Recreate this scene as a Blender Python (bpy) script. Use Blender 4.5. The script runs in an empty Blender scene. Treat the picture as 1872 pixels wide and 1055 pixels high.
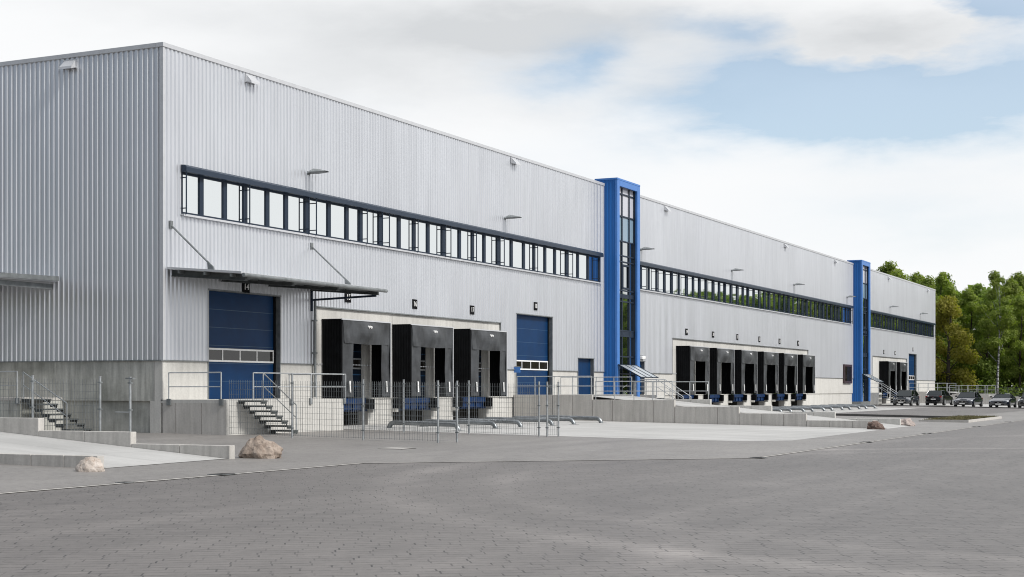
import bpy, math, random
from mathutils import Vector, Matrix, noise as mnoise
R = math.radians
scene = bpy.context.scene
col = scene.collection
rnd = random.Random(7)

# ------------------------------------------------------------------ helpers
class MB:
    """collects shapes and links them as ONE mesh object"""
    def __init__(s): s.v = []; s.f = []; s.mi = []; s.cur = 0
    def quad(s, *p):
        n = len(s.v); s.v.extend([tuple(q) for q in p]); s.f.append(tuple(range(n, n+len(p)))); s.mi.append(s.cur); return s
    def box(s, x0, x1, y0, y1, z0, z1):
        n = len(s.v)
        s.v += [(x0,y0,z0),(x1,y0,z0),(x1,y1,z0),(x0,y1,z0),(x0,y0,z1),(x1,y0,z1),(x1,y1,z1),(x0,y1,z1)]
        for f in ((0,3,2,1),(4,5,6,7),(0,1,5,4),(1,2,6,5),(2,3,7,6),(3,0,4,7)):
            s.f.append(tuple(n+i for i in f)); s.mi.append(s.cur)
        return s
    def hexa(s, p):
        n = len(s.v); s.v += [tuple(q) for q in p]
        for f in ((0,3,2,1),(4,5,6,7),(0,1,5,4),(1,2,6,5),(2,3,7,6),(3,0,4,7)):
            s.f.append(tuple(n+i for i in f)); s.mi.append(s.cur)
        return s
    def tube(s, pts, r, seg=8, cap=True):
        pts = [Vector(p) for p in pts]; rs = r if isinstance(r, (list, tuple)) else [r]*len(pts)
        n0 = len(s.v); up = None
        for i, p in enumerate(pts):
            if i == 0: t = pts[1]-p
            elif i == len(pts)-1: t = p-pts[i-1]
            else: t = (pts[i+1]-p).normalized()+(p-pts[i-1]).normalized()
            t.normalize()
            if up is None:
                up = Vector((0,0,1)) if abs(t.z) < .9 else Vector((1,0,0))
            a = t.cross(up).normalized(); b = a.cross(t).normalized(); up = b
            for k in range(seg):
                w = 2*math.pi*k/seg+math.pi/seg
                s.v.append(tuple(p+(a*math.cos(w)+b*math.sin(w))*rs[i]))
        for i in range(len(pts)-1):
            for k in range(seg):
                A = n0+i*seg+k; B = n0+i*seg+(k+1) % seg
                s.f.append((A, B, B+seg, A+seg)); s.mi.append(s.cur)
        if cap:
            s.f.append(tuple(n0+k for k in range(seg))[::-1]); s.mi.append(s.cur)
            e = n0+(len(pts)-1)*seg
            s.f.append(tuple(e+k for k in range(seg))); s.mi.append(s.cur)
        return s
    def prism(s, poly, axis, a, b):
        """poly = list of 2-d points; extruded along axis from a to b"""
        def P(q, t):
            return (t, q[0], q[1]) if axis == 'x' else (q[0], t, q[1]) if axis == 'y' else (q[0], q[1], t)
        n = len(s.v); k = len(poly)
        s.v += [P(q, a) for q in poly]+[P(q, b) for q in poly]
        s.f.append(tuple(range(n, n+k))); s.f.append(tuple(range(n+k, n+2*k))[::-1]); s.mi += [s.cur]*2
        for i in range(k):
            j = (i+1) % k; s.f.append((n+j, n+i, n+k+i, n+k+j)); s.mi.append(s.cur)
        return s

def worldloc(o):
    v = Vector((0,0,0))
    while o is not None: v += o.location; o = o.parent
    return v

def tag(o, label=None, cat=None, group=None, kind=None):
    if label: o['label'] = label
    if cat: o['category'] = cat
    if group: o['group'] = group
    if kind: o['kind'] = kind
    return o

def obj(name, mb, mat, parent=None, smooth=False, bevel=0, label=None, auto=None):
    off = worldloc(parent) if parent else Vector((0,0,0))
    me = bpy.data.meshes.new(name)
    me.from_pydata([(v[0]-off.x, v[1]-off.y, v[2]-off.z) for v in mb.v], [], mb.f)
    for m in (mat if isinstance(mat, (list, tuple)) else [mat]): me.materials.append(m)
    if any(mb.mi): me.polygons.foreach_set('material_index', mb.mi)
    if smooth:
        me.polygons.foreach_set('use_smooth', [True]*len(me.polygons))
        if auto:
            try: me.set_sharp_from_angle(angle=R(auto))
            except Exception: pass
    me.update()
    o = bpy.data.objects.new(name, me); col.objects.link(o)
    if parent: o.parent = parent
    if bevel:
        b = o.modifiers.new('b', 'BEVEL'); b.width = bevel; b.segments = 2; b.limit_method = 'ANGLE'
    if label: o['label'] = label
    return o

def thing(name, label, cat, loc=(0,0,0), rz=0, group=None):
    o = bpy.data.objects.new(name, None); col.objects.link(o); o.empty_display_size = .3
    o.location = loc; o.rotation_euler = (0,0,rz)
    return tag(o, label, cat, group)

KIDS = {}
def kids(o):
    return [c for c in bpy.data.objects if c.parent == o]
def copy_tree(o, parent=None):
    c = o.copy(); col.objects.link(c); c.parent = parent
    for ch in kids(o): copy_tree(ch, c)
    return c

def gz(y):
    return 0.0 if y >= 0 else max(.016*y, -.38)

# ------------------------------------------------------------------ materials
def mat(name):
    m = bpy.data.materials.new(name); m.use_nodes = True
    nt = m.node_tree; nt.nodes.clear()
    out = nt.nodes.new('ShaderNodeOutputMaterial'); b = nt.nodes.new('ShaderNodeBsdfPrincipled')
    nt.links.new(b.outputs[0], out.inputs[0])
    return m, nt, b
def N(nt, t, **k):
    n = nt.nodes.new(t)
    for a, v in k.items(): setattr(n, a, v)
    return n
def inp(n, **k):
    for a, v in k.items(): n.inputs[a.replace('_', ' ')].default_value = v
    return n
def mathn(nt, op, a, b=None, clamp=False):
    n = N(nt, 'ShaderNodeMath', operation=op, use_clamp=clamp)
    for i, q in enumerate((a, b)):
        if q is None: continue
        if isinstance(q, (int, float)): n.inputs[i].default_value = q
        else: nt.links.new(q, n.inputs[i])
    return n.outputs[0]
def mixc(nt, fac, a, b, blend='MIX'):
    n = N(nt, 'ShaderNodeMix', data_type='RGBA', blend_type=blend)
    for i, q in ((0, fac), (6, a), (7, b)):
        if isinstance(q, (int, float)): n.inputs[i].default_value = q
        elif isinstance(q, tuple): n.inputs[i].default_value = (*q, 1) if len(q) == 3 else q
        else: nt.links.new(q, n.inputs[i])
    return n.outputs[2]
def ramp(nt, src, stops):
    n = N(nt, 'ShaderNodeValToRGB'); e = n.color_ramp.elements
    while len(e) < len(stops): e.new(.5)
    for q, (p, c) in zip(e, stops):
        q.position = p; q.color = (c, c, c, 1) if isinstance(c, (int, float)) else (*c, 1)
    nt.links.new(src, n.inputs[0]); return n.outputs[0]
def noise(nt, vec, scale, detail=4, rough=.55, dist=0):
    n = N(nt, 'ShaderNodeTexNoise'); inp(n, Scale=scale, Detail=detail, Roughness=rough, Distortion=dist)
    if vec is not None: nt.links.new(vec, n.inputs['Vector'])
    return n.outputs[0]
def wpos(nt, scale=(1,1,1), rot=(0,0,0)):
    g = N(nt, 'ShaderNodeNewGeometry'); m = N(nt, 'ShaderNodeMapping')
    m.inputs['Scale'].default_value = scale; m.inputs['Rotation'].default_value = rot
    nt.links.new(g.outputs['Position'], m.inputs[0]); return m.outputs[0]
def bump(nt, b, h, strength=.3, dist=.02):
    n = N(nt, 'ShaderNodeBump'); inp(n, Strength=strength, Distance=dist)
    nt.links.new(h, n.inputs['Height']); nt.links.new(n.outputs[0], b.inputs['Normal'])

def simple(name, c, rough=.5, metal=0, var=.12, scale=3, spec=.5, coat=0):
    m, nt, b = mat(name)
    v = noise(nt, wpos(nt), scale, 5)
    k = ramp(nt, v, [(.3, 1-var), (.7, 1+var)])
    cc = mixc(nt, 1, c, k, 'MULTIPLY')
    nt.links.new(cc, b.inputs['Base Color'])
    inp(b, Roughness=rough, Metallic=metal); b.inputs['Specular IOR Level'].default_value = spec
    if coat: b.inputs['Coat Weight'].default_value = coat; b.inputs['Coat Roughness'].default_value = .05
    return m

def cladding(name, c, metal, rough):
    m, nt, b = mat(name)
    p = wpos(nt, (1.042, 1.042, 0)); fl = N(nt, 'ShaderNodeVectorMath', operation='FLOOR'); nt.links.new(p, fl.inputs[0])
    wn = N(nt, 'ShaderNodeTexWhiteNoise', noise_dimensions='3D'); nt.links.new(fl.outputs[0], wn.inputs[0])
    k1 = ramp(nt, wn.outputs[0], [(0, .965), (1, 1.02)])
    st = noise(nt, wpos(nt, (6, 6, .25)), 1.0, 6, .6)
    k2 = ramp(nt, st, [(.3, .94), (.62, 1.03)])
    big = noise(nt, wpos(nt, (1, 1, .7)), .16, 3)
    k3 = ramp(nt, big, [(.3, .95), (.7, 1.03)])
    cc = mixc(nt, 1, mixc(nt, 1, mixc(nt, 1, c, k1, 'MULTIPLY'), k2, 'MULTIPLY'), k3, 'MULTIPLY')
    nt.links.new(cc, b.inputs['Base Color'])
    rr = mathn(nt, 'MULTIPLY_ADD', st, .12); nt.nodes[-1].inputs[2].default_value = rough-.06
    nt.links.new(rr, b.inputs['Roughness']); inp(b, Metallic=metal)
    return m

def concrete(name, c, dirt=.35, streak=.25, dirtcol=(.10, .11, .09)):
    m, nt, b = mat(name)
    fine = noise(nt, wpos(nt), 14, 6, .65); big = noise(nt, wpos(nt), .55, 6, .6)
    st = noise(nt, wpos(nt, (5, 5, .5)), 1.0, 5, .6)
    k = mixc(nt, 1, ramp(nt, fine, [(.3, .9), (.7, 1.06)]), ramp(nt, st, [(.3, 1-streak), (.65, 1.03)]), 'MULTIPLY')
    cc = mixc(nt, 1, c, k, 'MULTIPLY')
    mask = ramp(nt, big, [(.5, 0.0), (.72, dirt)])
    cc = mixc(nt, mask, cc, dirtcol)
    nt.links.new(cc, b.inputs['Base Color']); inp(b, Roughness=.85)
    bump(nt, b, fine, .25, .01)
    return m

def pavers(name, c1, c2, mortar, rot=0, bw=.4, rh=.2, tyre=.1, arcs=()):
    m, nt, b = mat(name)
    br = N(nt, 'ShaderNodeTexBrick'); inp(br, Scale=1.0, Mortar_Size=.013, Mortar_Smooth=.3, Bias=0, Brick_Width=bw, Row_Height=rh)
    br.inputs['Color1'].default_value = (*c1, 1); br.inputs['Color2'].default_value = (*c2, 1); br.inputs['Mortar'].default_value = (*mortar, 1)
    w = wpos(nt, (1,1,1), (0,0,rot))
    wob = N(nt, 'ShaderNodeTexNoise'); inp(wob, Scale=.9, Detail=3); nt.links.new(w, wob.inputs['Vector'])
    va = N(nt, 'ShaderNodeVectorMath', operation='MULTIPLY_ADD'); nt.links.new(wob.outputs[1], va.inputs[0])
    va.inputs[1].default_value = (.05, .05, 0); nt.links.new(w, va.inputs[2])
    sp = N(nt, 'ShaderNodeSeparateXYZ'); nt.links.new(va.outputs[0], sp.inputs[0])
    rw = N(nt, 'ShaderNodeTexWhiteNoise', noise_dimensions='1D'); nt.links.new(mathn(nt, 'FLOOR', mathn(nt, 'DIVIDE', sp.outputs[1], rh)), rw.inputs['W'])
    cx = N(nt, 'ShaderNodeCombineXYZ'); nt.links.new(mathn(nt, 'ADD', sp.outputs[0], mathn(nt, 'MULTIPLY', rw.outputs[0], bw)), cx.inputs[0]); nt.links.new(sp.outputs[1], cx.inputs[1])
    nt.links.new(cx.outputs[0], br.inputs['Vector']); br.offset = 0
    # joints are open only here and there
    jn = noise(nt, wpos(nt), 2.6, 5, .75)
    jm = ramp(nt, jn, [(.44, 0.18), (.60, 1.0)])
    base = mixc(nt, .5, c1, c2)
    cc = mixc(nt, jm, base, br.outputs['Color'])
    big = noise(nt, wpos(nt), .09, 5, .6); mid = noise(nt, wpos(nt), .8, 5, .6); fin = noise(nt, wpos(nt), 9, 4, .7)
    cc = mixc(nt, 1, cc, ramp(nt, big, [(.3, .86), (.7, 1.12)]), 'MULTIPLY')
    cc = mixc(nt, 1, cc, ramp(nt, mid, [(.3, .92), (.7, 1.07)]), 'MULTIPLY')
    cc = mixc(nt, 1, cc, ramp(nt, fin, [(.28, .84), (.7, 1.1)]), 'MULTIPLY')
    tr = noise(nt, wpos(nt, (.05, .9, 1), (0, 0, R(-22))), 1.0, 4, .55, .6)
    cc = mixc(nt, 1, cc, ramp(nt, tr, [(.36, 1-tyre), (.5, 1), (.66, 1+tyre)]), 'MULTIPLY')
    for ax, ay, ar, aw, f in arcs:
        # worn tyre tracks, curved where lorries turn
        gp = N(nt, 'ShaderNodeNewGeometry'); sb = N(nt, 'ShaderNodeVectorMath', operation='SUBTRACT'); sb.inputs[1].default_value = (ax, ay, 0)
        nt.links.new(gp.outputs['Position'], sb.inputs[0]); fl = N(nt, 'ShaderNodeVectorMath', operation='MULTIPLY'); fl.inputs[1].default_value = (1, 1, 0)
        nt.links.new(sb.outputs[0], fl.inputs[0]); ln = N(nt, 'ShaderNodeVectorMath', operation='LENGTH'); nt.links.new(fl.outputs[0], ln.inputs[0])
        q = mathn(nt, 'DIVIDE', mathn(nt, 'SUBTRACT', mathn(nt, 'ADD', ln.outputs[1], mathn(nt, 'MULTIPLY', mid, .5)), ar+.25), aw)
        m_ = mathn(nt, 'POWER', 2.718, mathn(nt, 'MULTIPLY', mathn(nt, 'MULTIPLY', q, q), -1))
        m_ = mathn(nt, 'MULTIPLY', m_, ramp(nt, big, [(.38, .15), (.6, 1)]))
        cc = mixc(nt, m_, cc, mixc(nt, 1, cc, (f, f, f), 'MULTIPLY'))
    blot = noise(nt, wpos(nt), 3.1, 3, .5)
    cc = mixc(nt, ramp(nt, blot, [(.73, 0), (.80, .5)]), cc, mortar)
    nt.links.new(cc, b.inputs['Base Color']); inp(b, Roughness=.5)
    h = mixc(nt, jm, (1,1,1), mathn(nt, 'SUBTRACT', 1, br.outputs['Fac']))
    h2 = mathn(nt, 'ADD', h, mathn(nt, 'MULTIPLY', fin, .35))
    bump(nt, b, h2, .55, .012)
    return m

def glass(name, tint, dark, refl=.8, rough=.02):
    m, nt, b = mat(name); nt.nodes.remove(b)
    out = [n for n in nt.nodes if n.type == 'OUTPUT_MATERIAL'][0]
    g = N(nt, 'ShaderNodeBsdfGlossy'); g.inputs[0].default_value = (*tint, 1); g.inputs['Roughness'].default_value = rough
    d = N(nt, 'ShaderNodeBsdfDiffuse'); d.inputs[0].default_value = (*dark, 1)
    nz = noise(nt, wpos(nt), .5, 2); bp = N(nt, 'ShaderNodeBump'); inp(bp, Strength=.03, Distance=.05)
    nt.links.new(nz, bp.inputs['Height']); nt.links.new(bp.outputs[0], g.inputs['Normal'])
    x = N(nt, 'ShaderNodeMixShader'); x.inputs[0].default_value = refl
    nt.links.new(d.outputs[0], x.inputs[1]); nt.links.new(g.outputs[0], x.inputs[2]); nt.links.new(x.outputs[0], out.inputs[0])
    return m

def leafmat(name, c1, c2, hi):
    m, nt, b = mat(name)
    out = [n for n in nt.nodes if n.type == 'OUTPUT_MATERIAL'][0]
    oi = N(nt, 'ShaderNodeObjectInfo')
    v = noise(nt, wpos(nt), .55, 4, .65); f = noise(nt, wpos(nt), 4, 2)
    cc = mixc(nt, ramp(nt, v, [(.35, 0), (.65, 1)]), c1, c2)
    cc = mixc(nt, ramp(nt, f, [(.55, 0), (.75, .7)]), cc, hi)
    cc = mixc(nt, 1, cc, ramp(nt, oi.outputs['Random'], [(0, .75), (1, 1.25)]), 'MULTIPLY')
    nt.links.new(cc, b.inputs['Base Color']); inp(b, Roughness=.6); b.inputs['Specular IOR Level'].default_value = .25
    t = N(nt, 'ShaderNodeBsdfTranslucent'); nt.links.new(mixc(nt, 1, cc, (1.1, 1.3, .5), 'MULTIPLY'), t.inputs[0])
    x = N(nt, 'ShaderNodeMixShader'); x.inputs[0].default_value = .5
    nt.links.new(b.outputs[0], x.inputs[1]); nt.links.new(t.outputs[0], x.inputs[2]); nt.links.new(x.outputs[0], out.inputs[0])
    return m

M = {}
M['clad'] = cladding('silver_cladding', (.70, .715, .745), .80, .36)
M['trim'] = simple('silver_trim', (.55, .56, .58), .45, .3, .05)
M['blue_clad'] = cladding('blue_cladding', (.0, .115, .41), .0, .5)
M['blue_trim'] = simple('blue_trim', (.055, .19, .52), .4, .1, .05)
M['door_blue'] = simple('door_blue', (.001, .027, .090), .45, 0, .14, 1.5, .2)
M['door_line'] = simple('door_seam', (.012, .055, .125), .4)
M['door_in_shade'] = simple('door_in_shade', (.001, .004, .010), .5, 0, .1, 1.5, .15)  # blue door colour darkened to carry the gloom inside the dock shelters
M['concrete'] = concrete('light_concrete', (.56, .55, .52), .22, .14, (.30, .29, .26))
M['concrete_wall'] = concrete('wall_concrete', (.52, .50, .47), .35, .22, (.28, .27, .245))
M['concrete_old'] = concrete('weathered_concrete', (.53, .53, .49), .7, .4, (.17, .175, .15))
def apronmat():
    m, nt, b = mat('apron_concrete')
    fine = noise(nt, wpos(nt), 9, 6, .65); big = noise(nt, wpos(nt), .22, 6, .6); st = noise(nt, wpos(nt, (1.1, .09, 1)), 1.0, 5, .6)
    cc = mixc(nt, 1, (.46, .455, .44), ramp(nt, fine, [(.3, .93), (.7, 1.04)]), 'MULTIPLY')
    cc = mixc(nt, 1, cc, ramp(nt, st, [(.34, .88), (.6, 1.03)]), 'MULTIPLY'); cc = mixc(nt, 1, cc, ramp(nt, big, [(.32, .86), (.62, 1.03)]), 'MULTIPLY')
    br = N(nt, 'ShaderNodeTexBrick'); br.offset = 0; inp(br, Scale=1, Mortar_Size=.012, Brick_Width=5.0, Row_Height=5.0, Mortar_Smooth=0); nt.links.new(wpos(nt), br.inputs['Vector'])
    cc = mixc(nt, mathn(nt, 'MULTIPLY', br.outputs['Fac'], .6), cc, (.16, .155, .15))
    nt.links.new(cc, b.inputs['Base Color']); inp(b, Roughness=.7); bump(nt, b, fine, .2, .008); return m
M['apron'] = apronmat()
M['joint'] = simple('dark_joint', (.03, .03, .028), .9)
M['galv'] = simple('galvanised_steel', (.40, .42, .43), .42, .75, .2, 6)
M['galv_dull'] = simple('dull_galvanised_steel', (.22, .235, .24), .5, .5, .25, 4)
M['rail'] = simple('railing_steel', (.46, .48, .49), .45, .5, .15, 6)
M['frame'] = simple('window_frame_blue_grey', (.016, .027, .047), .45, .1, .06, 3, .25)
M['frame_hi'] = simple('blind_box_blue_grey', (.022, .036, .06), .36, .25, .06, 3, .35)
M['step'] = simple('dull_step_steel', (.075, .082, .082), .65, .15, .25, 5, .3)
M['guide'] = simple('guide_tube_steel', (.24, .255, .265), .38, .75, .3, 3)
M['glass'] = glass('mirror_glass', (.89, .92, .92), (.03, .035, .04), .9)
M['glass_tower'] = glass('tower_glass', (.85, .88, .88), (.012, .016, .016), .72)
M['glass_dark'] = glass('dark_glass', (.5, .5, .5), (.018, .016, .014), .16, .05)
M['glass_canopy'] = glass('canopy_glass', (.85, .88, .9), (.36, .39, .41), .35, .08)
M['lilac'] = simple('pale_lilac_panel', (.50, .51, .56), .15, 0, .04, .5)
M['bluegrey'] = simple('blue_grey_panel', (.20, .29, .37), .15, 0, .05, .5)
M['black'] = simple('black_rubber', (.0045, .005, .006), .75, 0, .4, 2, .12)
M['tarp'] = simple('grey_tarpaulin', (.038, .041, .045), .42, 0, .6, 1.4, .4)
M['white'] = simple('white_paint', (.78, .78, .77), .5, 0, .04)
M['grey_plastic'] = simple('grey_plastic', (.2, .21, .22), .45, 0, .1)
M['leveller'] = simple('leveller_blue', (.003, .022, .078), .5, 0, .4, 3, .25)
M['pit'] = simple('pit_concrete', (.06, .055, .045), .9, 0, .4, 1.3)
M['brown'] = simple('brown_frame', (.045, .025, .028), .4, 0, .1)
M['kerb'] = concrete('shaded_kerb', (.085, .083, .08), .3, .2, (.05, .05, .045))  # concrete coloured dark to carry the shade on the upright kerb face
M['roof'] = simple('roof_membrane', (.3, .3, .3), .9)
M['road'] = pavers('grey_pavers', (.158, .144, .135), (.124, .113, .106), (.015, .013, .012), R(57), .46, .24, .10, [(-9,-38.5,20.2,.5,1.5), (-9,-38.5,18.0,.4,1.35), (-14,-60,33,.5,1.25), (-2,-52,24.5,.5,.8), (10,-50,26.5,.6,1.25)])
M['yard'] = pavers('warm_pavers', (.248, .233, .219), (.214, .202, .191), (.11, .10, .09), R(0), .4, .2, .06, [(3,-40,24.3,.4,.78), (3,-40,26.2,.35,.82), (3,-40,22.2,.3,.86)])
M['floor'] = simple('forest_soil', (.045, .04, .022), .95, 0, .4, .6)
M['bark'] = simple('dark_bark', (.05, .04, .03), .9, 0, .4, 2)
M['leaf_a'] = leafmat('leaf_mid_green', (.15, .20, .038), (.28, .33, .07), (.48, .52, .18))
M['leaf_b'] = leafmat('leaf_fresh_green', (.17, .235, .042), (.32, .37, .08), (.52, .56, .2))
M['leaf_c'] = leafmat('leaf_ochre_green', (.22, .20, .036), (.36, .32, .06), (.52, .48, .16))
M['leaf_d'] = leafmat('leaf_deep_green', (.11, .165, .032), (.20, .26, .055), (.40, .45, .14))
M['bed'] = simple('dry_grass', (.12, .11, .05), .95, 0, .5, 2.5)
M['tyre'] = simple('tyre_rubber', (.012, .012, .012), .8)
M['rim'] = simple('alloy_rim', (.4, .41, .42), .35, .8)
M['carglass'] = glass('car_glass', (.8, .86, .88), (.003, .004, .005), .1)
M['lamp'] = simple('headlight_glass', (.85, .88, .9), .12, .4)
M['red'] = simple('red_lens', (.25, .012, .012), .2)
M['chrome'] = simple('chrome', (.6, .6, .6), .15, .9)
M['plate'] = simple('number_plate_white', (.62, .62, .6), .5)

def birch():
    m, nt, b = mat('birch_bark')
    v = noise(nt, wpos(nt, (1.5, 1.5, 6)), 1.0, 3, .6)
    nt.links.new(ramp(nt, v, [(.42, .5), (.56, .05)]), b.inputs['Base Color']); inp(b, Roughness=.8); return m
M['birch'] = birch()

def rockmat(name, c1, c2, c3):
    m, nt, b = mat(name)
    v = noise(nt, wpos(nt), 3.2, 8, .65, .6); f = noise(nt, wpos(nt), 14, 6, .7)
    cc = mixc(nt, ramp(nt, v, [(.4, 0), (.6, 1)]), c1, c2)
    cc = mixc(nt, ramp(nt, f, [(.54, 0), (.7, .8)]), cc, c3)
    nt.links.new(cc, b.inputs['Base Color']); inp(b, Roughness=.85)
    bump(nt, b, mathn(nt, 'ADD', v, mathn(nt, 'MULTIPLY', f, .6)), .8, .06); return m
M['rock_tan'] = rockmat('tan_boulder', (.37, .305, .255), (.23, .18, .145), (.06, .046, .038))
M['rock_pale'] = rockmat('pale_boulder', (.58, .52, .47), (.42, .36, .31), (.25, .17, .12))
M['rock_brown'] = rockmat('brown_boulder', (.15, .10, .08), (.09, .06, .05), (.3, .25, .22))
M['rock_grey'] = rockmat('grey_boulder', (.42, .36, .33), (.29, .24, .22), (.5, .46, .42))

def carpaint(name, c):
    m = simple(name, c, .45, 0, .05, 1, .08, 1.0)
    for n in m.node_tree.nodes:
        if n.type == 'BSDF_PRINCIPLED': n.inputs['Coat IOR'].default_value = 1.9
    return m
M['paint_blue'] = carpaint('car_paint_navy', (.004, .007, .016))
M['paint_black'] = carpaint('car_paint_black', (.003, .0035, .005))
M['paint_grey'] = carpaint('car_paint_graphite', (.010, .013, .018))

# ------------------------------------------------------------------ ground and surfaces
def sheet(name, polys, m, dz, kind='structure'):
    mb = MB()
    for p in polys: mb.quad(*[(x, y, gz(y)+dz) for x, y in p])
    o = obj(name, mb, m); o['kind'] = kind; return o
L = 2500
g = MB()
xs = [-L, L]
g.quad((-L,-L,-.38), (L,-L,-.38), (L,-23.75,-.38), (-L,-23.75,-.38))
g.quad((-L,-23.75,-.38), (L,-23.75,-.38), (L,0,0), (-L,0,0))
g.quad((-L,0,0), (L,0,0), (L,L,0), (-L,L,0))
o = obj('ground', g, M['road']); o['kind'] = 'structure'
sheet('yard_paving', [[(-90,-15.95),(-12,-15.95),(-12,0),(-90,0)], [(-12,-15.95),(-2.3,-23.4),(-2.3,0),(-12,0)],
                      [(-2.3,-23.4),(108.8,-23.3),(108.8,0),(-2.3,0)], [(-90,0),(0.3,0),(.3,60),(-90,60)]], M['yard'], .004)
sheet('concrete_apron', [[(8.7,-11.6),(8.75,-15.2),(30.0,-15.2),(30.0,-11.6)], [(8.75,-15.2),(9.5,-19.3),(11.6,-20.7),(28.6,-20.5),(30.0,-19.8),(30,-15.2)],
                         [(8.7,-11.6),(30,-11.6),(30,-.0),(9.4,-.0),(8.9,-3)]], M['apron'], .008)
sheet('concrete_apron', [[(57.8,-9),(98,-9),(98,0),(57.8,0)]], M['apron'], .008)
sheet('road_lane', [[(57.8,-18.5),(108.8,-18.5),(108.8,-9),(57.8,-9)]], M['road'], .0065)
sheet('parking_area', [[(109.3,-22),(156,-22),(156,0),(109.3,0)]], M['apron'], .006)
for kx, ka, kb, kh in ((57.3, -19.0, -9.0, .15), (108.95, -23.0, -.7, .10)):
    mb = MB(); mb.hexa([(kx,ka,gz(ka)-.1),(kx+.16,ka,gz(ka)-.1),(kx+.16,kb,gz(kb)-.1),(kx,kb,gz(kb)-.1),(kx,ka,gz(ka)+kh),(kx+.16,ka,gz(ka)+kh),(kx+.16,kb,gz(kb)+kh),(kx,kb,gz(kb)+kh)])
    o = obj('kerb', mb, M['kerb']); o['kind'] = 'structure'
sheet('forest_floor', [[(158,-110),(400,-110),(400,-23.75),(158,-23.75)], [(158,-23.75),(400,-23.75),(400,0),(158,0)], [(158,0),(400,0),(400,140),(158,140)]], M['floor'], .012)
# drain channel: pale stones with a dark joint
pts = [(-90,-15.95),(-12,-15.95),(-2.3,-23.42),(108,-23.3)]
ch, dk = MB(), MB()
for (a, b), w in zip(zip(pts, pts[1:]), (.09, .08, .08)):
    d = Vector((b[0]-a[0], b[1]-a[1])).normalized(); nrm = Vector((-d.y, d.x))
    n = max(1, int((Vector(b)-Vector(a)).length/1.0)); gap = .008
    for i in range(n):
        p = Vector(a).lerp(Vector(b), i/n)+d*gap*.5; q = Vector(a).lerp(Vector(b), (i+1)/n)-d*gap*.5
        A, B2, C2, D = p-nrm*w, q-nrm*w, q+nrm*w*.35, p+nrm*w*.35
        ch.quad(*[(v.x, v.y, gz(v.y)+.012) for v in (A, B2, C2, D)])
    A, B2, C2, D = [Vector(a)+nrm*w*.4, Vector(b)+nrm*w*.4, Vector(b)+nrm*w*1.05, Vector(a)+nrm*w*1.05]
    dk.quad(*[(v.x, v.y, gz(v.y)+.011) for v in (A, B2, C2, D)])
o = obj('drain_channel', ch, M['concrete_wall']); o['kind'] = 'structure'
o = obj('drain_channel_joint', dk, M['pit']); o['kind'] = 'structure'

def grate(x, y, w, d, label):
    t = thing('drain_grate', label, 'drain grate', (x, y, gz(y)+.013), 0, 'drain grates along the channel')
    f = MB()
    f.box(x-w/2, x+w/2, y-d/2, y+d/2, gz(y)+.012, gz(y)+.02)
    obj('frame', f, M['galv_dull'], t)
    s = MB(); k = 7
    for i in range(k):
        a = x-w/2+.03+(w-.06)*i/k
        s.box(a, a+(w-.06)/k*.72, y-d/2+.03, y+d/2-.03, gz(y)+.0195, gz(y)+.024)
    obj('slots', s, M['joint'], t)
for x, y, l in ((-17.75,-15.9,'dark cast iron drain grate in the pale channel by the tan boulder'),
                (-21.0,-15.9,'small dark drain grate in the pale channel before the white boulder'),
                (-2.1,-23.45,'dark drain grate where the pale channel bends towards the far cars'),
                (12.3,-23.4,'dark drain grate on the straight channel, first one beyond the bend'),
                (24.7,-23.35,'dark drain grate on the channel in front of the boulders at the ramp end'),
                (39.0,-23.3,'dark drain grate on the far channel near the dry grass bed'),
                (51.0,-23.3,'farthest small drain grate on the channel, beyond the dry grass bed')):
    small = x == -21.0
    grate(x, y, .3 if small else .55, .25 if small else .42, l)
t = thing('manhole_cover', 'square concrete manhole cover set into the paving in front of the mesh fence', 'manhole cover', (-4.3,-12.6,gz(-12.6)))
mb = MB(); mb.box(-4.8,-4.05,-13.0,-12.2,gz(-12.6)-.03,gz(-12.6)+.016); obj('lid', mb, M['concrete_wall'], t)
mb = MB(); mb.box(-4.86,-3.99,-13.06,-12.14,gz(-12.6)-.04,gz(-12.6)+.011); obj('rim', mb, M['joint'], t)

# ------------------------------------------------------------------ warehouse
U1 = 156.1; ZT = 14.4
B = thing('warehouse', 'long silver corrugated warehouse with dark ribbon windows and a row of loading docks', 'warehouse', (78, 30, 0))
PIT = .24
def profile(u, crest, valley):
    f = (u % PIT)/PIT
    if f < .36: return crest
    if f < .50: return crest+(valley-crest)*(f-.36)/.14
    if f < .86: return valley
    return valley+(crest-valley)*(f-.86)/.14
def clad_strips(mb, u0, u1, z0, z1, holes, crest, valley, axis='x', pit=PIT):
    br = sorted({u0, u1, *[h[0] for h in holes], *[h[1] for h in holes]})
    br = [b for b in br if u0 <= b <= u1]
    for a, b in zip(br, br[1:]):
        mid = (a+b)/2; zs = [(z0, z1)]
        for h in holes:
            if h[0] < mid < h[1]:
                nz = []
                for (p, q) in zs:
                    if h[2] > p: nz.append((p, min(q, h[2])))
                    if h[3] < q: nz.append((max(p, h[3]), q))
                zs = [z for z in nz if z[1]-z[0] > .01]
        us = [a]; k = math.floor(a/pit)
        while k*pit < b:
            for f in (0, .36, .50, .86):
                u = (k+f)*pit
                if a+1e-4 < u < b-1e-4: us.append(u)
            k += 1
        us.append(b)
        for (p, q) in zs:
            for s, e in zip(us, us[1:]):
                ys = profile(s+1e-6, crest, valley); ye = profile(e-1e-6, crest, valley)
                if axis == 'x': mb.quad((s, ys, p), (e, ye, p), (e, ye, q), (s, ys, q))
                else: mb.quad((ys, s, p), (ye, e, p), (ye, e, q), (ys, s, q))

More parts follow.
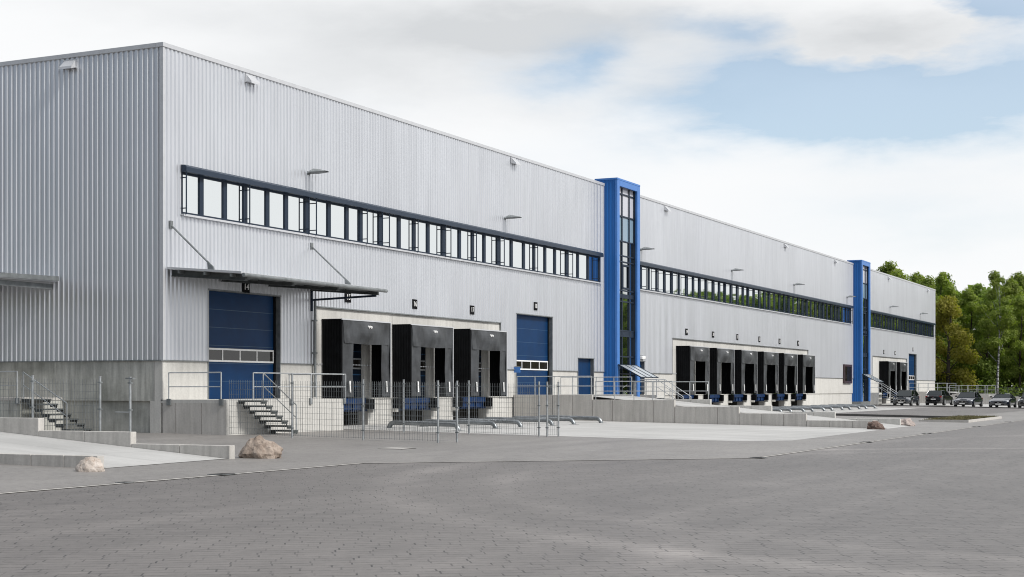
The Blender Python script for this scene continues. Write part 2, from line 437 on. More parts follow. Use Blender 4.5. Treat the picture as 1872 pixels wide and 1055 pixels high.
SEC = [(0.0, 43.12), (47.02, 110.3), (114.2, U1)]
BAND = [(1.1, 42.45), (47.02, 109.5), (114.2, 155.2)]
DOCK = [(10.2, 28.4, 2.75, 5.22), (55.75, 92.5, 2.75, 5.22), (119.3, 137.6, 2.75, 5.22)]
GATE = [(2.72, 7.62, 1.25, 5.5), (30.35, 35.25, 1.25, 5.8), (138.8, 143.6, 1.25, 5.85)]
PDOOR = [(38.96, 41.45, 1.3, 3.5), (49.0, 50.25, 1.3, 3.48)]
holes = [(a, b, 8.28, 9.9) for a, b in BAND]+DOCK+GATE+PDOOR
mb = MB()
for a, b in SEC: clad_strips(mb, a, b, 2.72, ZT, holes, -.02, .022)
obj('facade_cladding', mb, M['clad'], B)
mb = MB(); clad_strips(mb, 0.0, 60, 2.72, ZT, [], -.02, .04, 'y'); obj('gable_cladding', mb, M['clad'], B)
mb = MB(); clad_strips(mb, 0.0, 60, 2.72, ZT, [], U1+.02, U1-.03, 'y'); obj('gable_cladding', mb, M['clad'], B)
mb = MB(); mb.box(.2, U1-.2, .2, 60, ZT-.25, ZT-.15); obj('roof', mb, M['roof'], B)
mb = MB(); mb.box(.0, U1, 59.9, 60, 0, ZT); obj('rear_wall', mb, M['clad'], B)
# parapet cap, corner trims, drip flashing over the plinth
mb = MB()
for a, b in SEC: mb.box(a-(.06 if a == 0 else 0), b+(.06 if b == U1 else 0), -.06, .3, ZT-.005, ZT+.165)
mb.box(-.06, .3, .302, 60, ZT-.005, ZT+.165); mb.box(U1-.3, U1+.06, .302, 60, ZT-.005, ZT+.165)
obj('parapet_cap', mb, M['trim'], B, bevel=.012)
def part(name, m, *b):
    q = MB(); q.box(*b); return obj(name, q, m, B)
for x0, x1 in ((-.028, .10), (U1-.10, U1+.028)): part('corner_trim', M['trim'], x0, x1, -.028, .05, 2.70, ZT-.01)
part('corner_trim', M['trim'], -.028, .05, .052, .13, 2.70, ZT-.01)
for a, b in ((43.0, 43.11), (47.03, 47.14), (110.18, 110.29), (114.21, 114.3)): part('corner_trim', M['trim'], a, b, -.027, .05, 2.70, ZT-.01)

def cut(u0, u1, holes):
    segs = [(u0, u1)]
    for h in holes:
        n = []
        for p, q in segs:
            if h[1] <= p or h[0] >= q: n.append((p, q)); continue
            if h[0] > p: n.append((p, h[0]))
            if h[1] < q: n.append((h[1], q))
        segs = n
    return [s for s in segs if s[1]-s[0] > .05]
upper = []
for a, b in SEC:
    for p, q in cut(a, b, DOCK+GATE+PDOOR):
        part('drip_flashing', M['galv_dull'], p, q, -.05, .04, 2.695, 2.735); upper.append((p, q))
part('drip_flashing', M['galv_dull'], -.05, .04, .042, 60, 2.695, 2.735)
# precast plinth panels with open joints
for p, q in upper:
    mb = MB()
    n = max(1, round((q-p)/3.0)) if q-p < 9 else max(1, round((q-p)/6.1))
    for i in range(n):
        a = p+(q-p)*i/n; b = p+(q-p)*(i+1)/n
        mb.box(a+(.008 if i else 0), b-(.008 if i < n-1 else 0), .02, .4, 1.2, 2.70)
    obj('plinth', mb, M['concrete'], B, label='pale precast concrete plinth below the ribbed facade')
mb = MB()
n = 8
ys = [.02, 5.0+.15, 9.6, 14, 20, 26, 32, 40, 60]
for i, (a, b) in enumerate(zip(ys, ys[1:])):
    mb.box(.02, .4, a+(.41 if i == 0 else .012), b-.012, 1.2, 2.70)
mb.box(.0195, .4, .43, .435, 1.19, 1.2)
obj('gable_plinth', mb, M['concrete_old'], B, label='stained weathered concrete plinth under the gable cladding')
mb = MB(); mb.box(.16, .5, .3, 60, -.6, 1.2); obj('gable_footing', mb, M['concrete_old'], B)

DOCKS = [12.92, 18.99, 25.06] + [58.72+6.06*i for i in range(6)] + [124.9, 130.95]
PW = 1.9
pits = [(c-PW, c+PW) for c in DOCKS]
for a, b in SEC:
    for p, q in cut(a, b, pits):
        mb = MB(); mb.box(p, q, .10, .6, -.6, 1.198); obj('dock_base_wall', mb, M['concrete'], B)
for p, q in pits:
    mb = MB()
    mb.box(p-.1, q+.1, 1.5, 1.6, -.6, 1.1); mb.box(p-.1, p+.001, .602, 1.5, -.6, 1.1); mb.box(q-.001, q+.1, .602, 1.5, -.6, 1.1)
    mb.box(p-.1, q+.1, .62, 1.6, 1.10, 1.16)
    obj('leveller_pit', mb, M['pit'], B)
# concrete dock fronts, set a little back from the cladding
for (a, b, z0, z1) in DOCK:
    mb = MB(); ins = [c for c in DOCKS if a < c < b]
    x = a
    js = [a]+[(c1+c2)/2+1.0 for c1, c2 in zip(ins, ins[1:])]+[b]
    for p, q in zip(js, js[1:]): mb.box(p+.008, q-.008, .05, .35, 4.45, 5.20)
    for p, q in cut(a, b, [(c-1.5, c+1.5) for c in ins]): mb.box(p, q, .055, .35, 1.2, 4.449)
    obj('dock_front', mb, M['concrete'], B)
    mb = MB(); mb.box(a-.02, b+.02, -.06, .05, 5.20, 5.25); mb.box(a-.03, a+.0, -.03, .10, 2.7, 5.199); mb.box(b, b+.03, -.03, .10, 2.7, 5.199)
    obj('dock_flashing', mb, M['galv_dull'], B)

def sectional_door(u0, u1, z0, z1, y, wz, parent, in_shelter=False):
    dm = M['door_in_shade'] if in_shelter else M['door_blue']
    mb = MB(); h = (z1-z0)/6
    zs = [z0+i*h for i in range(7)]
    for a, b in zip(zs, zs[1:]): mb.box(u0, u1, y, y+.05, a+.006, b-.006)
    mb.box(u0, u1, y+.02, y+.06, z0, z1)
    mb.cur = 1
    for a in zs[1:-1]: mb.box(u0, u1, y-.004, y-.0005, a-.018, a+.006)
    d = obj('sectional_door', mb, [dm, M['door_line']], parent)
    fr = MB(); w = (u1-u0-.08)/4; x = u0+.04
    fr.box(u0, u1, y-.03, y-.001, wz[0], wz[0]+.07); fr.box(u0, u1, y-.03, y-.001, wz[1]-.07, wz[1])
    for i in range(5): fr.box(u0+(u1-u0-.06)*i/4, u0+(u1-u0-.06)*i/4+.06, y-.03, y-.001, wz[0]+.07, wz[1]-.07)
    wd = obj('window_frame', fr, M['white'] if not in_shelter else M['grey_plastic'], d)  # frames inside the shelters coloured grey for the same gloom
    gl = MB(); gl.box(u0+.05, u1-.05, y-.012, y-.002, wz[0]+.06, wz[1]-.06); obj('pane', gl, M['glass_dark'], wd)
    return d
for k, (a, b, z0, z1) in enumerate(GATE):
    mb = MB()
    mb.box(a, a+.04, -.025, .5, z0, z1); mb.box(b-.04, b, -.025, .5, z0, z1); mb.box(a-.02, b+.02, -.05, .5, z1, z1+.05)
    obj('door_reveal', mb, M['galv_dull'], B)
    mb = MB(); mb.box(b-.16, b-.04, .19, .5, z0, z1); obj('door_post', mb, M['black'], B)
    mb = MB(); mb.box(a-.06, a+.0, -.03, .05, 2.7, z1); mb.box(b, b+.06, -.03, .05, 2.7, z1); obj('door_trim', mb, M['trim'], B)
    sectional_door(a+.04, b-.16, z0, z1, .24, (2.72, 3.26), B)
for a, b, z0, z1 in PDOOR:
    mb = MB(); mb.box(a, a+.04, -.025, .4, z0, z1); mb.box(b-.04, b, -.025, .4, z0, z1); mb.box(a-.03, b+.03, -.06, .4, z1, z1+.04)
    obj('door_reveal', mb, M['galv_dull'], B)
    mb = MB()
    if b-a > 2: mb.box(a+.04, (a+b)/2-.004, .2, .25, z0, z1); mb.box((a+b)/2+.004, b-.04, .2, .25, z0, z1)
    else: mb.box(a+.04, b-.04, .2, .25, z0, z1)
    d = obj('door', mb, M['door_blue'], B)
    h = MB(); h.box((a+b)/2+.06, (a+b)/2+.2, .14, .2, 2.33, 2.37); obj('handle', h, M['galv'], d)

# ribbon windows
STR = [[9.57, 15.72, 21.9, 28.15, 37.3-3.05, 37.3+3.0], [49.68+6.07*i for i in range(10)], [117.0+6.07*i for i in range(7)]]
MUL1 = [2.34, 3.84, 5.2, 6.74, 8.1, 9.65, 11.41, 12.89, 14.09, 15.81, 17.56, 19.01, 20.41, 21.97, 23.74, 25.21, 26.55, 28.2, 29.86, 31.44, 32.81, 34.31, 35.69, 37.4, 39.08, 40.64]
WID1 = {9.65, 15.81, 21.97, 28.2, 37.4}
ANC1 = [1.13, 5.19, 9.5, 10.06, 14.27, 15.63, 16.26, 19.0, 21.82, 22.37, 25.19, 27.99, 28.49, 32.79, 37.11, 37.76, 42.01]
for bi, (a, b) in enumerate(BAND):
    if bi == 0: muls = [(u, .31 if u in WID1 else .12) for u in MUL1]; anc = ANC1
    else:
        muls, anc = [], []
        s0 = 49.68 if bi == 1 else 117.0
        k = 0
        while s0+6.07*k < b+6:
            w = s0+6.07*k
            for j in range(4):
                u = w+6.07*j/4
                if a+.35 < u < b-.35: muls.append((u, .31 if j == 0 else .105))
            anc += [u for u in (w-.55, w+.42, w+2.7, w+4.1) if a+.6 < u < b-.2]
            k += 1
        for j in range(1, 4):
            u = s0-6.07*j/4
            if a+.35 < u: muls.append((u, .105))
        anc.append(b-.25)
    muls.sort()
    # cut the band into windows at the broad mullions
    cuts = [a]+[u for u, w in muls if w > .3]+[b]
    for p, q in zip(cuts, cuts[1:]):
        f = MB(); f.box(p, q, .0, .14, 8.29, 8.37); f.box(p, q, .0, .14, 9.80, 9.9)
        inner = [(u, w) for u, w in muls if p+.01 < u < q-.01]
        wp = .16 if p != a else .08; wq = .16 if q != b else .08
        f.box(p, p+wp, .002, .14, 8.37, 9.80); f.box(q-wq, q, .002, .14, 8.37, 9.80)
        for u, w in inner: f.box(u-w, u+w, .001, .14, 8.37, 9.80)
        w_ = obj('window', f, M['frame'], B)
        gl = MB(); gl.box(p+.04, q-.04, .055, .065, 8.35, 9.82); obj('pane', gl, M['glass'], w_)
        for u in anc:
            if not (p <= u < q): continue
            bl = MB()
            bl.tube([(u, -.2, 8.27), (u, -.2, 9.88)], .027, 6)
            for z in (8.5, 9.66): bl.tube([(u, .05, z), (u, -.22, z)], .022, 6)
            obj('blind_guide', bl, M['frame'], w_)
    x = MB(); x.prism([(.0, 9.87), (-.25, 9.87), (-.25, 10.06), (-.20, 10.13), (.0, 10.15)], 'x', a-.03, b+.03)
    for k in range(1, 12):
        u = a+k*6.07/1.5
        if u < b-1: x.box(u, u+.012, -.2515, -.1, 9.868, 10.05)
    obj('blind_box', x, M['frame_hi'], B)
    x = MB(); x.box(a-.06, b+.06, -.16, .0, 8.245, 8.275); x.box(a-.06, b+.06, -.165, -.155, 8.20, 8.276); obj('window_sill', x, M['trim'], B)
t = thing('notice_case', 'dark brown wall case with glass front beside the far blue stair tower', 'notice case', (107.4, 0, 3.2))
mb = MB(); mb.box(106.0, 109.3, -.16, .05, 2.2, 4.12); obj('case', mb, M['brown'], t, bevel=.03)
mb = MB(); mb.box(106.3, 108.9, -.17, -.158, 2.45, 3.9); obj('pane', mb, M['glass_dark'], t)

# ------------------------------------------------------------------ dock shelters and levellers
def make_shelter():
    t = thing('dock_shelter', '', 'dock shelter', (0,0,0))
    for s in (-1, 1):
        mb = MB(); k = 14
        # pleated black side wall
        for i in range(k):
            y0 = -1.0*i/k; y1 = -1.0*(i+1)/k; off = .018 if i % 2 else 0
            mb.box(s*2.06-.02-off, s*2.06+.02+off, y1+.001, y0, 1.25, 4.66)
        obj('side_wall', mb, M['black'], t)
    mb = MB(); mb.box(-2.10, 2.10, -.98, .03, 4.662, 4.70); obj('roof', mb, M['black'], t)
    mb = MB(); mb.box(-2.10, 2.10, -1.03, -.985, 4.655, 4.71); mb.box(2.04, 2.10, -1.03, -1.001, 1.25, 4.654); obj('edge_trim', mb, M['trim'], t)
    # sagging head curtain
    mb = MB(); nx, nz = 16, 8
    def hp(i, j):
        x = -2.0+4.0*i/nx; v = j/nz; z = 4.65-1.03*v
        sag = math.exp(-(x/1.0)**2)*math.sin(v*math.pi)*.13-.05*math.exp(-((abs(x)-1.45)/.22)**2)*math.sin(v*3)+.025*math.sin(x*5+v*3)*v
        return (x*(1-.06*v), -1.005-.03*v-sag, z+(.02*abs(x) if j == nz else 0))
    for i in range(nx):
        for j in range(nz): mb.quad(hp(i, j), hp(i, j+1), hp(i+1, j+1), hp(i+1, j))
    obj('head_curtain', mb, M['tarp'], t, smooth=True)
    for s in (-1, 1):
        mb = MB(); nz2 = 14
        def sp(i, j, s=s):
            v = j/nz2; z = 4.6-3.3*v; w = .84-.10*v if s > 0 else .84
            x = 2.03-w*i/4
            return (s*x, -.975-.02*math.sin(i*1.3+v*9)-.01*i, z)
        for i in range(4):
            for j in range(nz2): mb.quad(sp(i, j), sp(i+1, j), sp(i+1, j+1), sp(i, j+1))
        c = obj('side_curtain', mb, M['tarp'], t, smooth=True)
        g_ = MB(); xx = -1.47 if s < 0 else 1.66
        g_.hexa([(xx-.05,-1.055,1.5),(xx+.07,-1.055,1.5),(xx+.07,-1.04,1.5),(xx-.05,-1.04,1.5),(xx-.09,-1.055,2.0),(xx+.03,-1.055,2.0),(xx+.03,-1.04,2.0),(xx-.09,-1.04,2.0)])
        obj('guide_mark', g_, M['white'], c)
    mb = MB()
    for dx in (-.09, .09): mb.tube([(.08+dx, -1.06, 4.42), (.08+dx, -1.16, 4.39)], .055, 10)
    mb.box(-.04, .2, -1.07, -1.0, 4.39, 4.45)
    obj('lamp', mb, M['white'], t)
    return t
def make_leveller():
    t = thing('dock_leveller', '', 'dock leveller', (0,0,0))
    mb = MB(); mb.box(-1.5, 1.5, -.02, .62, 1.12, 1.22); mb.box(-1.42, 1.42, -.08, -.021, .98, 1.215); obj('platform', mb, M['leveller'], t)
    mb = MB(); mb.box(-1.85, 1.88, .12, .2, .62, .93); mb.box(-1.2, 1.2, .02, .12, .70, .98)
    for x in (-1.2, -.4, .4, 1.2): mb.box(x-.04, x+.04, -.05, .11, .66, 1.0)
    obj('lip', mb, M['leveller'], t)
    for s in (-1, 1):
        mb = MB(); mb.box(s*1.70-.17, s*1.70+.17, -.28, .1, .72, 1.2); obj('bumper', mb, M['black'], t, bevel=.03)
        mb = MB(); mb.box(s*1.98-.1, s*1.98+.1, -.2, .09, .56, .72); obj('bracket', mb, M['concrete'], t)
    return t
NUM = [15, 16, 17, 19, 20, 21, 22, 23, 24, 25, 26]
ORD = {15: 'nearest the fenced steps', 16: 'second of the near three', 17: 'third of the near three',
       19: 'first of the middle six', 20: 'second of the middle six', 21: 'third of the middle six',
       22: 'fourth of the middle six', 23: 'fifth of the middle six', 24: 'last of the middle six',
       25: 'first of the far pair', 26: 'last of the far pair'}
sh = make_shelter(); lv = make_leveller()
for i, (c, nm) in enumerate(zip(DOCKS, NUM)):
    a = sh if i == 0 else copy_tree(sh); b = lv if i == 0 else copy_tree(lv)
    a.location = (c, 0, 0); b.location = (c, 0, 0)
    tag(a, 'black dock shelter with grey curtains, '+ORD[nm], 'dock shelter', 'dock shelters along the facade')
    tag(b, 'blue dock leveller under the shelter '+ORD[nm], 'dock leveller', 'dock levellers in the pits')
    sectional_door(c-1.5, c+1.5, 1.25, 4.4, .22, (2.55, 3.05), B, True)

# ------------------------------------------------------------------ number signs
def text_mesh(s, size):
    cu = bpy.data.curves.new('t', 'FONT'); cu.body = s; cu.size = size; cu.align_x = 'CENTER'; cu.align_y = 'CENTER'; cu.extrude = .006; cu.offset = 0
    o = bpy.data.objects.new('t', cu); col.objects.link(o)
    bpy.context.view_layer.update()
    dg = bpy.context.evaluated_depsgraph_get(); me = bpy.data.meshes.new_from_object(o.evaluated_get(dg))
    bpy.data.objects.remove(o); bpy.data.curves.remove(cu)
    me.transform(Matrix.Rotation(R(90), 4, 'X')); me.name = 'numerals'
    return me
SIGN = [(14, 5.17, 5.75)]+[(n, c-.03, 5.76) for n, c in zip(NUM, DOCKS)]+[(18, 32.86, 6.34), (27, 141.35, 6.42)]
for n, u, z in sorted(SIGN):
    t = thing('number_sign', 'black square sign with white number %d on the ribbed facade' % n, 'sign', (u, -.02, z), 0, 'dock number signs')
    mb = MB(); mb.box(u-.23, u+.23, -.05, -.02, z-.23, z+.23); obj('plate', mb, M['black'], t)
    me = text_mesh(str(n), .35); me.materials.clear(); me.materials.append(M['white'])
    o = bpy.data.objects.new('numerals', me); col.objects.link(o); o.parent = t; o.location = (0, -.036, 0)

# ------------------------------------------------------------------ wall lamps and roof outlets
def make_lamp():
    t = thing('wall_lamp', '', 'floodlight', (0,0,0))
    mb = MB(); mb.box(-.1, .1, -.06, -.02, -.05, .09); obj('bracket', mb, M['galv_dull'], t)
    mb = MB(); seg = 12
    prof = [(-.05, .14, .10), (-.14, .20, .12), (-.34, .30, .19), (-.62, .30, .13), (-.95, .22, .03)]
    for (y0, w0, h0), (y1, w1, h1) in zip(prof, prof[1:]):
        for k in range(seg):
            p = math.pi*k/seg; q = math.pi*(k+1)/seg
            mb.quad((w0*math.cos(p), y0, h0*math.sin(p)-y0*.04), (w0*math.cos(q), y0, h0*math.sin(q)-y0*.04), (w1*math.cos(q), y1, h1*math.sin(q)-y1*.04), (w1*math.cos(p), y1, h1*math.sin(p)-y1*.04))
        mb.quad((-w0, y0, -y0*.04), (w0, y0, -y0*.04), (w1, y1, -y1*.04), (-w1, y1, -y1*.04))
    obj('housing', mb, M['galv_dull'], t, smooth=True, auto=40)
    mb = MB(); mb.box(-.22, .22, -.85, -.4, .025, .05); obj('lens', mb, M['grey_plastic'], t)
    return t
lp = make_lamp()
for i, (u, l) in enumerate(((9.7, 'grey wall floodlight above the ribbon window, nearest the building corner'), (28.9, 'grey wall floodlight above the ribbon window, left of the near blue tower'),
        (49.5, 'grey wall floodlight just right of the near blue tower'), (69.4, 'grey wall floodlight over the middle facade, second from the near blue tower'),
        (87.6, 'grey wall floodlight over the middle facade, third from the near blue tower'), (107.6, 'grey wall floodlight just left of the far blue tower'),
        (128.2, 'grey wall floodlight on the far facade, first beyond the far blue tower'), (145.9, 'grey wall floodlight on the far facade, nearest the trees'))):
    o = lp if i == 0 else copy_tree(lp); o.location = (u, 0, 10.9); tag(o, l, 'floodlight', 'wall floodlights above the windows')
def make_outlet():
    t = thing('roof_outlet', '', 'roof outlet', (0,0,0))
    mb = MB(); mb.box(-.32, .32, -.05, -.02, -.14, .20); obj('back_plate', mb, M['trim'], t)
    mb = MB()
    mb.hexa([(-.30,-.32,-.2),(.30,-.32,-.2),(.30,-.051,-.12),(-.30,-.051,-.12),(-.30,-.30,-.1),(.30,-.30,-.1),(.26,-.051,.16),(-.26,-.051,.16)])
    obj('hood', mb, M['trim'], t)
    return t
ol = make_outlet(); G = 'overflow outlets below the parapet'
for i, (u, l) in enumerate(((5.45, 'small metal overflow hood under the roof edge, nearest the building corner'), (30.0, 'small metal overflow hood under the roof edge, left of the near tower'),
        (54.4, 'small metal overflow hood under the roof edge, first right of the near tower'), (84.7, 'small metal overflow hood midway between the two blue towers'),
        (102.6, 'small metal overflow hood just left of the far blue tower'), (127.4, 'small metal overflow hood on the far facade beyond the second tower'), (150.6, 'small metal overflow hood at the far end next to the trees'))):
    o = ol if i == 0 else copy_tree(ol); o.location = (u, 0, 14.16); tag(o, l, 'roof outlet', G)
o = copy_tree(ol); o.location = (0, 4.45, 14.12); o.rotation_euler = (0, 0, R(-90)); tag(o, 'small metal overflow hood high on the shaded gable wall', 'roof outlet', G)

# ------------------------------------------------------------------ stair towers
def make_tower():
    t = thing('stair_tower', '', 'stair tower', (0,0,0))
    W, D, Z = 3.9, .89, 14.88
    mb = MB(); clad_strips(mb, -D+.12, .6, .35, Z-.12, [], -.015, .015, 'y', .2); clad_strips(mb, -D+.12, .6, .35, Z-.12, [], W+.015, W-.015, 'y', .2)
    mb.box(.02, W-.02, .55, .6, .35, Z-.12)
    obj('side_cladding', mb, M['blue_clad'], t)
    mb = MB(); b = .38
    mb.box(-.03, b, -D-.03, -D+.12, .35, Z-.125); mb.box(W-b-.06, W+.03, -D-.03, -D+.12, .35, Z-.125)
    mb.box(b, W-b-.06, -D-.03, -D+.12, 14.40, Z-.125)
    mb.box(-.04, W+.04, -D-.04, .62, Z-.12, Z)
    obj('frame', mb, M['blue_trim'], t, bevel=.01)
    mb = MB(); mb.box(0, W, -D+.02, .6, -.3, .348); obj('base', mb, M['galv_dull'], t)
    x0, x1 = b, W-b-.06; y = -D+.26
    gl = MB(); gl.box(x0-.1, x1+.1, y, y+.02, .35, 11.0); g_ = obj('glazing', gl, M['glass_tower'], t)
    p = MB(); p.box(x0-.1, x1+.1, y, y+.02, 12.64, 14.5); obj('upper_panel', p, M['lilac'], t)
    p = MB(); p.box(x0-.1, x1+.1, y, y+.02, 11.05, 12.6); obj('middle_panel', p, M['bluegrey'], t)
    m_ = MB()
    for f in (.33, .73): x = x0+(x1-x0)*f; m_.box(x-.05, x+.05, y-.07, y-.001, .35, 14.4)
    for z in (14.0, 12.6, 11.02, 10.1, 9.72, 7.9, 7.2, 5.35, 5.0, 3.7, 2.6): m_.box(x0, x1, y-.065, y-.001, z-.04, z+.04)
    for z in (7.55, 5.17): m_.box(x0, x1, y-.05, y-.002, z-.13, z+.13)
    x = x0+(x1-x0)*.35; x2 = x0+(x1-x0)*.71
    for z in (9.5, 8.05): m_.box(x, x2, y-.09, y-.03, z-.06, z+.06)
    for xx in (x+.04, x2-.04): m_.box(xx-.05, xx+.05, y-.088, y-.03, 8.05, 9.5)
    obj('mullions', m_, M['frame'], t)
    m_ = MB(); m_.box(x0+.0, x0+.04, -D+.12, y, .35, 14.4); m_.box(x1-.04, x1, -D+.12, y, .35, 14.4); obj('reveal', m_, M['frame'], t)
    return t
def make_glass_canopy():
    t = thing('glass_canopy', '', 'canopy', (0,0,0))
    A, Bp = (-.95, 3.17), (-2.5, 2.36)
    def P(x, f, d=0): return (x, A[0]+(Bp[0]-A[0])*f, A[1]+(Bp[1]-A[1])*f+d)
    mb = MB(); mb.hexa([P(.05, 1, -.01), P(3.05, 1, -.01), P(3.05, 0, -.01), P(.05, 0, -.01), P(.05, 1, .01), P(3.05, 1, .01), P(3.05, 0, .01), P(.05, 0, .01)])
    obj('glass_sheet', mb, M['glass_canopy'], t)
    mb = MB()
    for x in (.05, 1.05, 2.05, 3.05): mb.tube([P(x, 0, -.0), P(x, 1, -.0)], .045, 4)
    for f in (0.02, .98): mb.tube([P(.0, f, -.0), P(3.1, f, -.0)], .045, 4)
    obj('frame', mb, M['frame'], t)
    return t
tw = make_tower(); gc = make_glass_canopy()
for i, (u, n) in enumerate(((43.12, 'near'), (110.3, 'far'))):
    o = tw if i == 0 else copy_tree(tw); o.location = (u, 0, 0)
    tag(o, 'tall blue stair tower with a glazed front, the %s' % ('nearer and wider looking of the two' if i == 0 else 'smaller looking one towards the trees'), 'stair tower', 'blue stair towers')
    o = gc if i == 0 else copy_tree(gc); o.location = (u, 0, 0)
    tag(o, 'sloping glass entrance canopy at the foot of the %s blue tower' % n, 'canopy', 'glass entrance canopies')

# ------------------------------------------------------------------ railings, platforms, ramps
def railing(name, label, runs, posts, cat='railing', group=None, r=.024, plates=(), parentloc=None, bars=2, m='rail'):
    """runs: list of polylines of (x,y,zbase); posts: (x,y,z0,z1)"""
    x, y = runs[0][0][0], runs[0][0][1]
    t = thing(name, label, cat, (x, y, runs[0][0][2]), 0, group)
    a = MB()
    for p in runs: a.tube([(q[0], q[1], q[2]+1.0) for q in p], r, 8)
    obj('handrail', a, M[m], t, smooth=True, auto=50)
    b = MB()
    for p in runs:
        for k in range(1, bars): b.tube([(q[0], q[1], q[2]+1.0-.52*k*(2/bars if bars > 2 else 1)) for q in p], r*.8, 8)
    obj('mid_rail', b, M[m], t, smooth=True, auto=50)
    for (px, py, z0, z1) in posts:
        c = MB(); c.tube([(px, py, z0), (px, py, z1)], r, 8); po = obj('post', c, M[m], t, smooth=True, auto=50)
    for (px, py, pz, ax) in plates:
        c = MB()
        if ax == 'x': c.box(px-.03, px+.03, py-.09, py+.09, pz-.2, pz+.04)
        else: c.box(px-.09, px+.09, py-.03, py+.03, pz-.2, pz+.04)
        obj('fixing_plate', c, M['galv_dull'], t)
    return t
# --- platform in front of door 14
PZ = 1.25
t = thing('loading_platform', 'raised concrete loading platform with open panel joints before the tall blue door', 'loading platform', (4, -1.4, 0))
mb = MB()
for a, b in ((0, 1.75), (1.76, 2.87)): pass
mb.box(0, 8.0, -2.88, .09, PZ-.12, PZ); obj('deck', mb, M['concrete'], t)
mb = MB()
for a, b in ((-.58, .02), (-1.76, -.6), (-2.86, -1.78)): mb.box(.0, .2, a, b, -.4, PZ-.121)
obj('side_panels', mb, M['concrete_wall'], t)
mb = MB(); us = [0, 1.28, 2.52, 3.75, 4.95, 6.2, 7.15, 7.98]
for a, b in zip(us, us[1:]): mb.box(a+.01, b-.01, -2.88, -2.7, -.4, PZ-.121)
mb.box(7.78, 7.97, -2.69, .09, -.4, PZ-.121)
obj('front_panels', mb, M['concrete'], t)
mb = MB(); mb.box(.05, 7.9, -2.75, .0, -.4, PZ-.13); obj('core', mb, M['joint'], t)
railing('railing', 'short steel railing on the left side of the loading platform', [[(-.04,-.30,PZ),(-.04,-2.68,PZ)]],
        [(-.04,-.30,PZ-.18,PZ+1), (-.04,-2.68,PZ-.18,PZ+1)], group='steel railings', plates=[(-.035,-.30,PZ-.01,'x'), (-.035,-2.68,PZ-.01,'x')])
railing('railing', 'long steel railing along the front of the loading platform beside the steps', [[(1.6,-2.93,PZ),(8.06,-2.93,PZ)], [(8.06,-2.93,PZ),(8.06,-.1,PZ)]],
        [(1.6,-2.93,PZ-.0,PZ+1), (4.15,-2.93,PZ-.18,PZ+1), (5.5,-2.93,PZ-.18,PZ+1), (8.06,-2.93,PZ-.18,PZ+1), (8.06,-1.5,PZ-.18,PZ+1), (8.06,-.15,PZ-.18,PZ+1)], group='steel railings',
        plates=[(4.15,-2.91,PZ-.01,'y'), (5.5,-2.91,PZ-.01,'y'), (8.0,-2.91,PZ-.01,'y')])
# --- steel steps from the platform, running along its front
def steel_steps(name, label, x0, y0, dirx, diry, width_dir, width, ztop, n, run, rise, rails=True, group=None, railside=(1,)):
    t = thing(name, label, 'steps', (x0, y0, 0), 0, group)
    d = Vector((dirx, diry, 0)); w = Vector((*width_dir, 0))
    for i in range(n):
        z = ztop-rise*i; a = Vector((x0, y0, 0))+d*run*i
        mb = MB()
        c = [a, a+d*(run+.04), a+d*(run+.04)+w*width, a+w*width]
        mb.hexa([(p.x, p.y, z-.06) for p in c]+[(p.x, p.y, z) for p in c])
        # front folded edge
        e = [a, a+d*.02, a+d*.02+w*width, a+w*width]
        obj('step', mb, M['step'], t)
    for s in (.02, width-.05):
        mb = MB()
        for i in range(n):
            z = ztop-rise*i; a = Vector((x0, y0, 0))+d*run*i+w*s
            q = [a+d*.0, a+d*(run+.02), a+d*(run+.02)+w*.03, a+w*.03]
            mb.hexa([(p.x, p.y, z-.13) for p in q]+[(p.x, p.y, z-.061) for p in q])
            q = [a+d*(run-.05), a+d*run, a+d*run+w*.03, a+d*(run-.05)+w*.03]
            mb.hexa([(p.x, p.y, z-rise-.061) for p in q]+[(p.x, p.y, z-.131) for p in q])
        obj('stringer', mb, M['step'], t)
    if rails:
        for s in railside:
            o_ = w*(width if s else 0)
            A = Vector((x0, y0, ztop))+o_+d*.1; Bq = Vector((x0, y0, ztop-rise*(n-1)))+o_+d*(run*(n-.3))
            mb = MB(); mb.tube([A+Vector((0,0,1)), Bq+Vector((0,0,.95))], .022, 8); obj('handrail', mb, M['galv'], t, smooth=True, auto=50)
            mb = MB(); mb.tube([A+Vector((0,0,.52)), Bq+Vector((0,0,.47))], .018, 8); obj('mid_rail', mb, M['galv'], t, smooth=True, auto=50)
            for p in (A, Bq):
                mb = MB(); mb.tube([p, p+Vector((0,0,1.0 if p is A else .95))], .024, 8); obj('post', mb, M['galv'], t, smooth=True, auto=50)
    return t
steel_steps('steel_steps', 'open galvanised steel steps leading down beside the loading platform inside the mesh fence', .62, -2.95, 1, 0, (0,-1), 1.05, PZ-.02, 7, .335, .19)

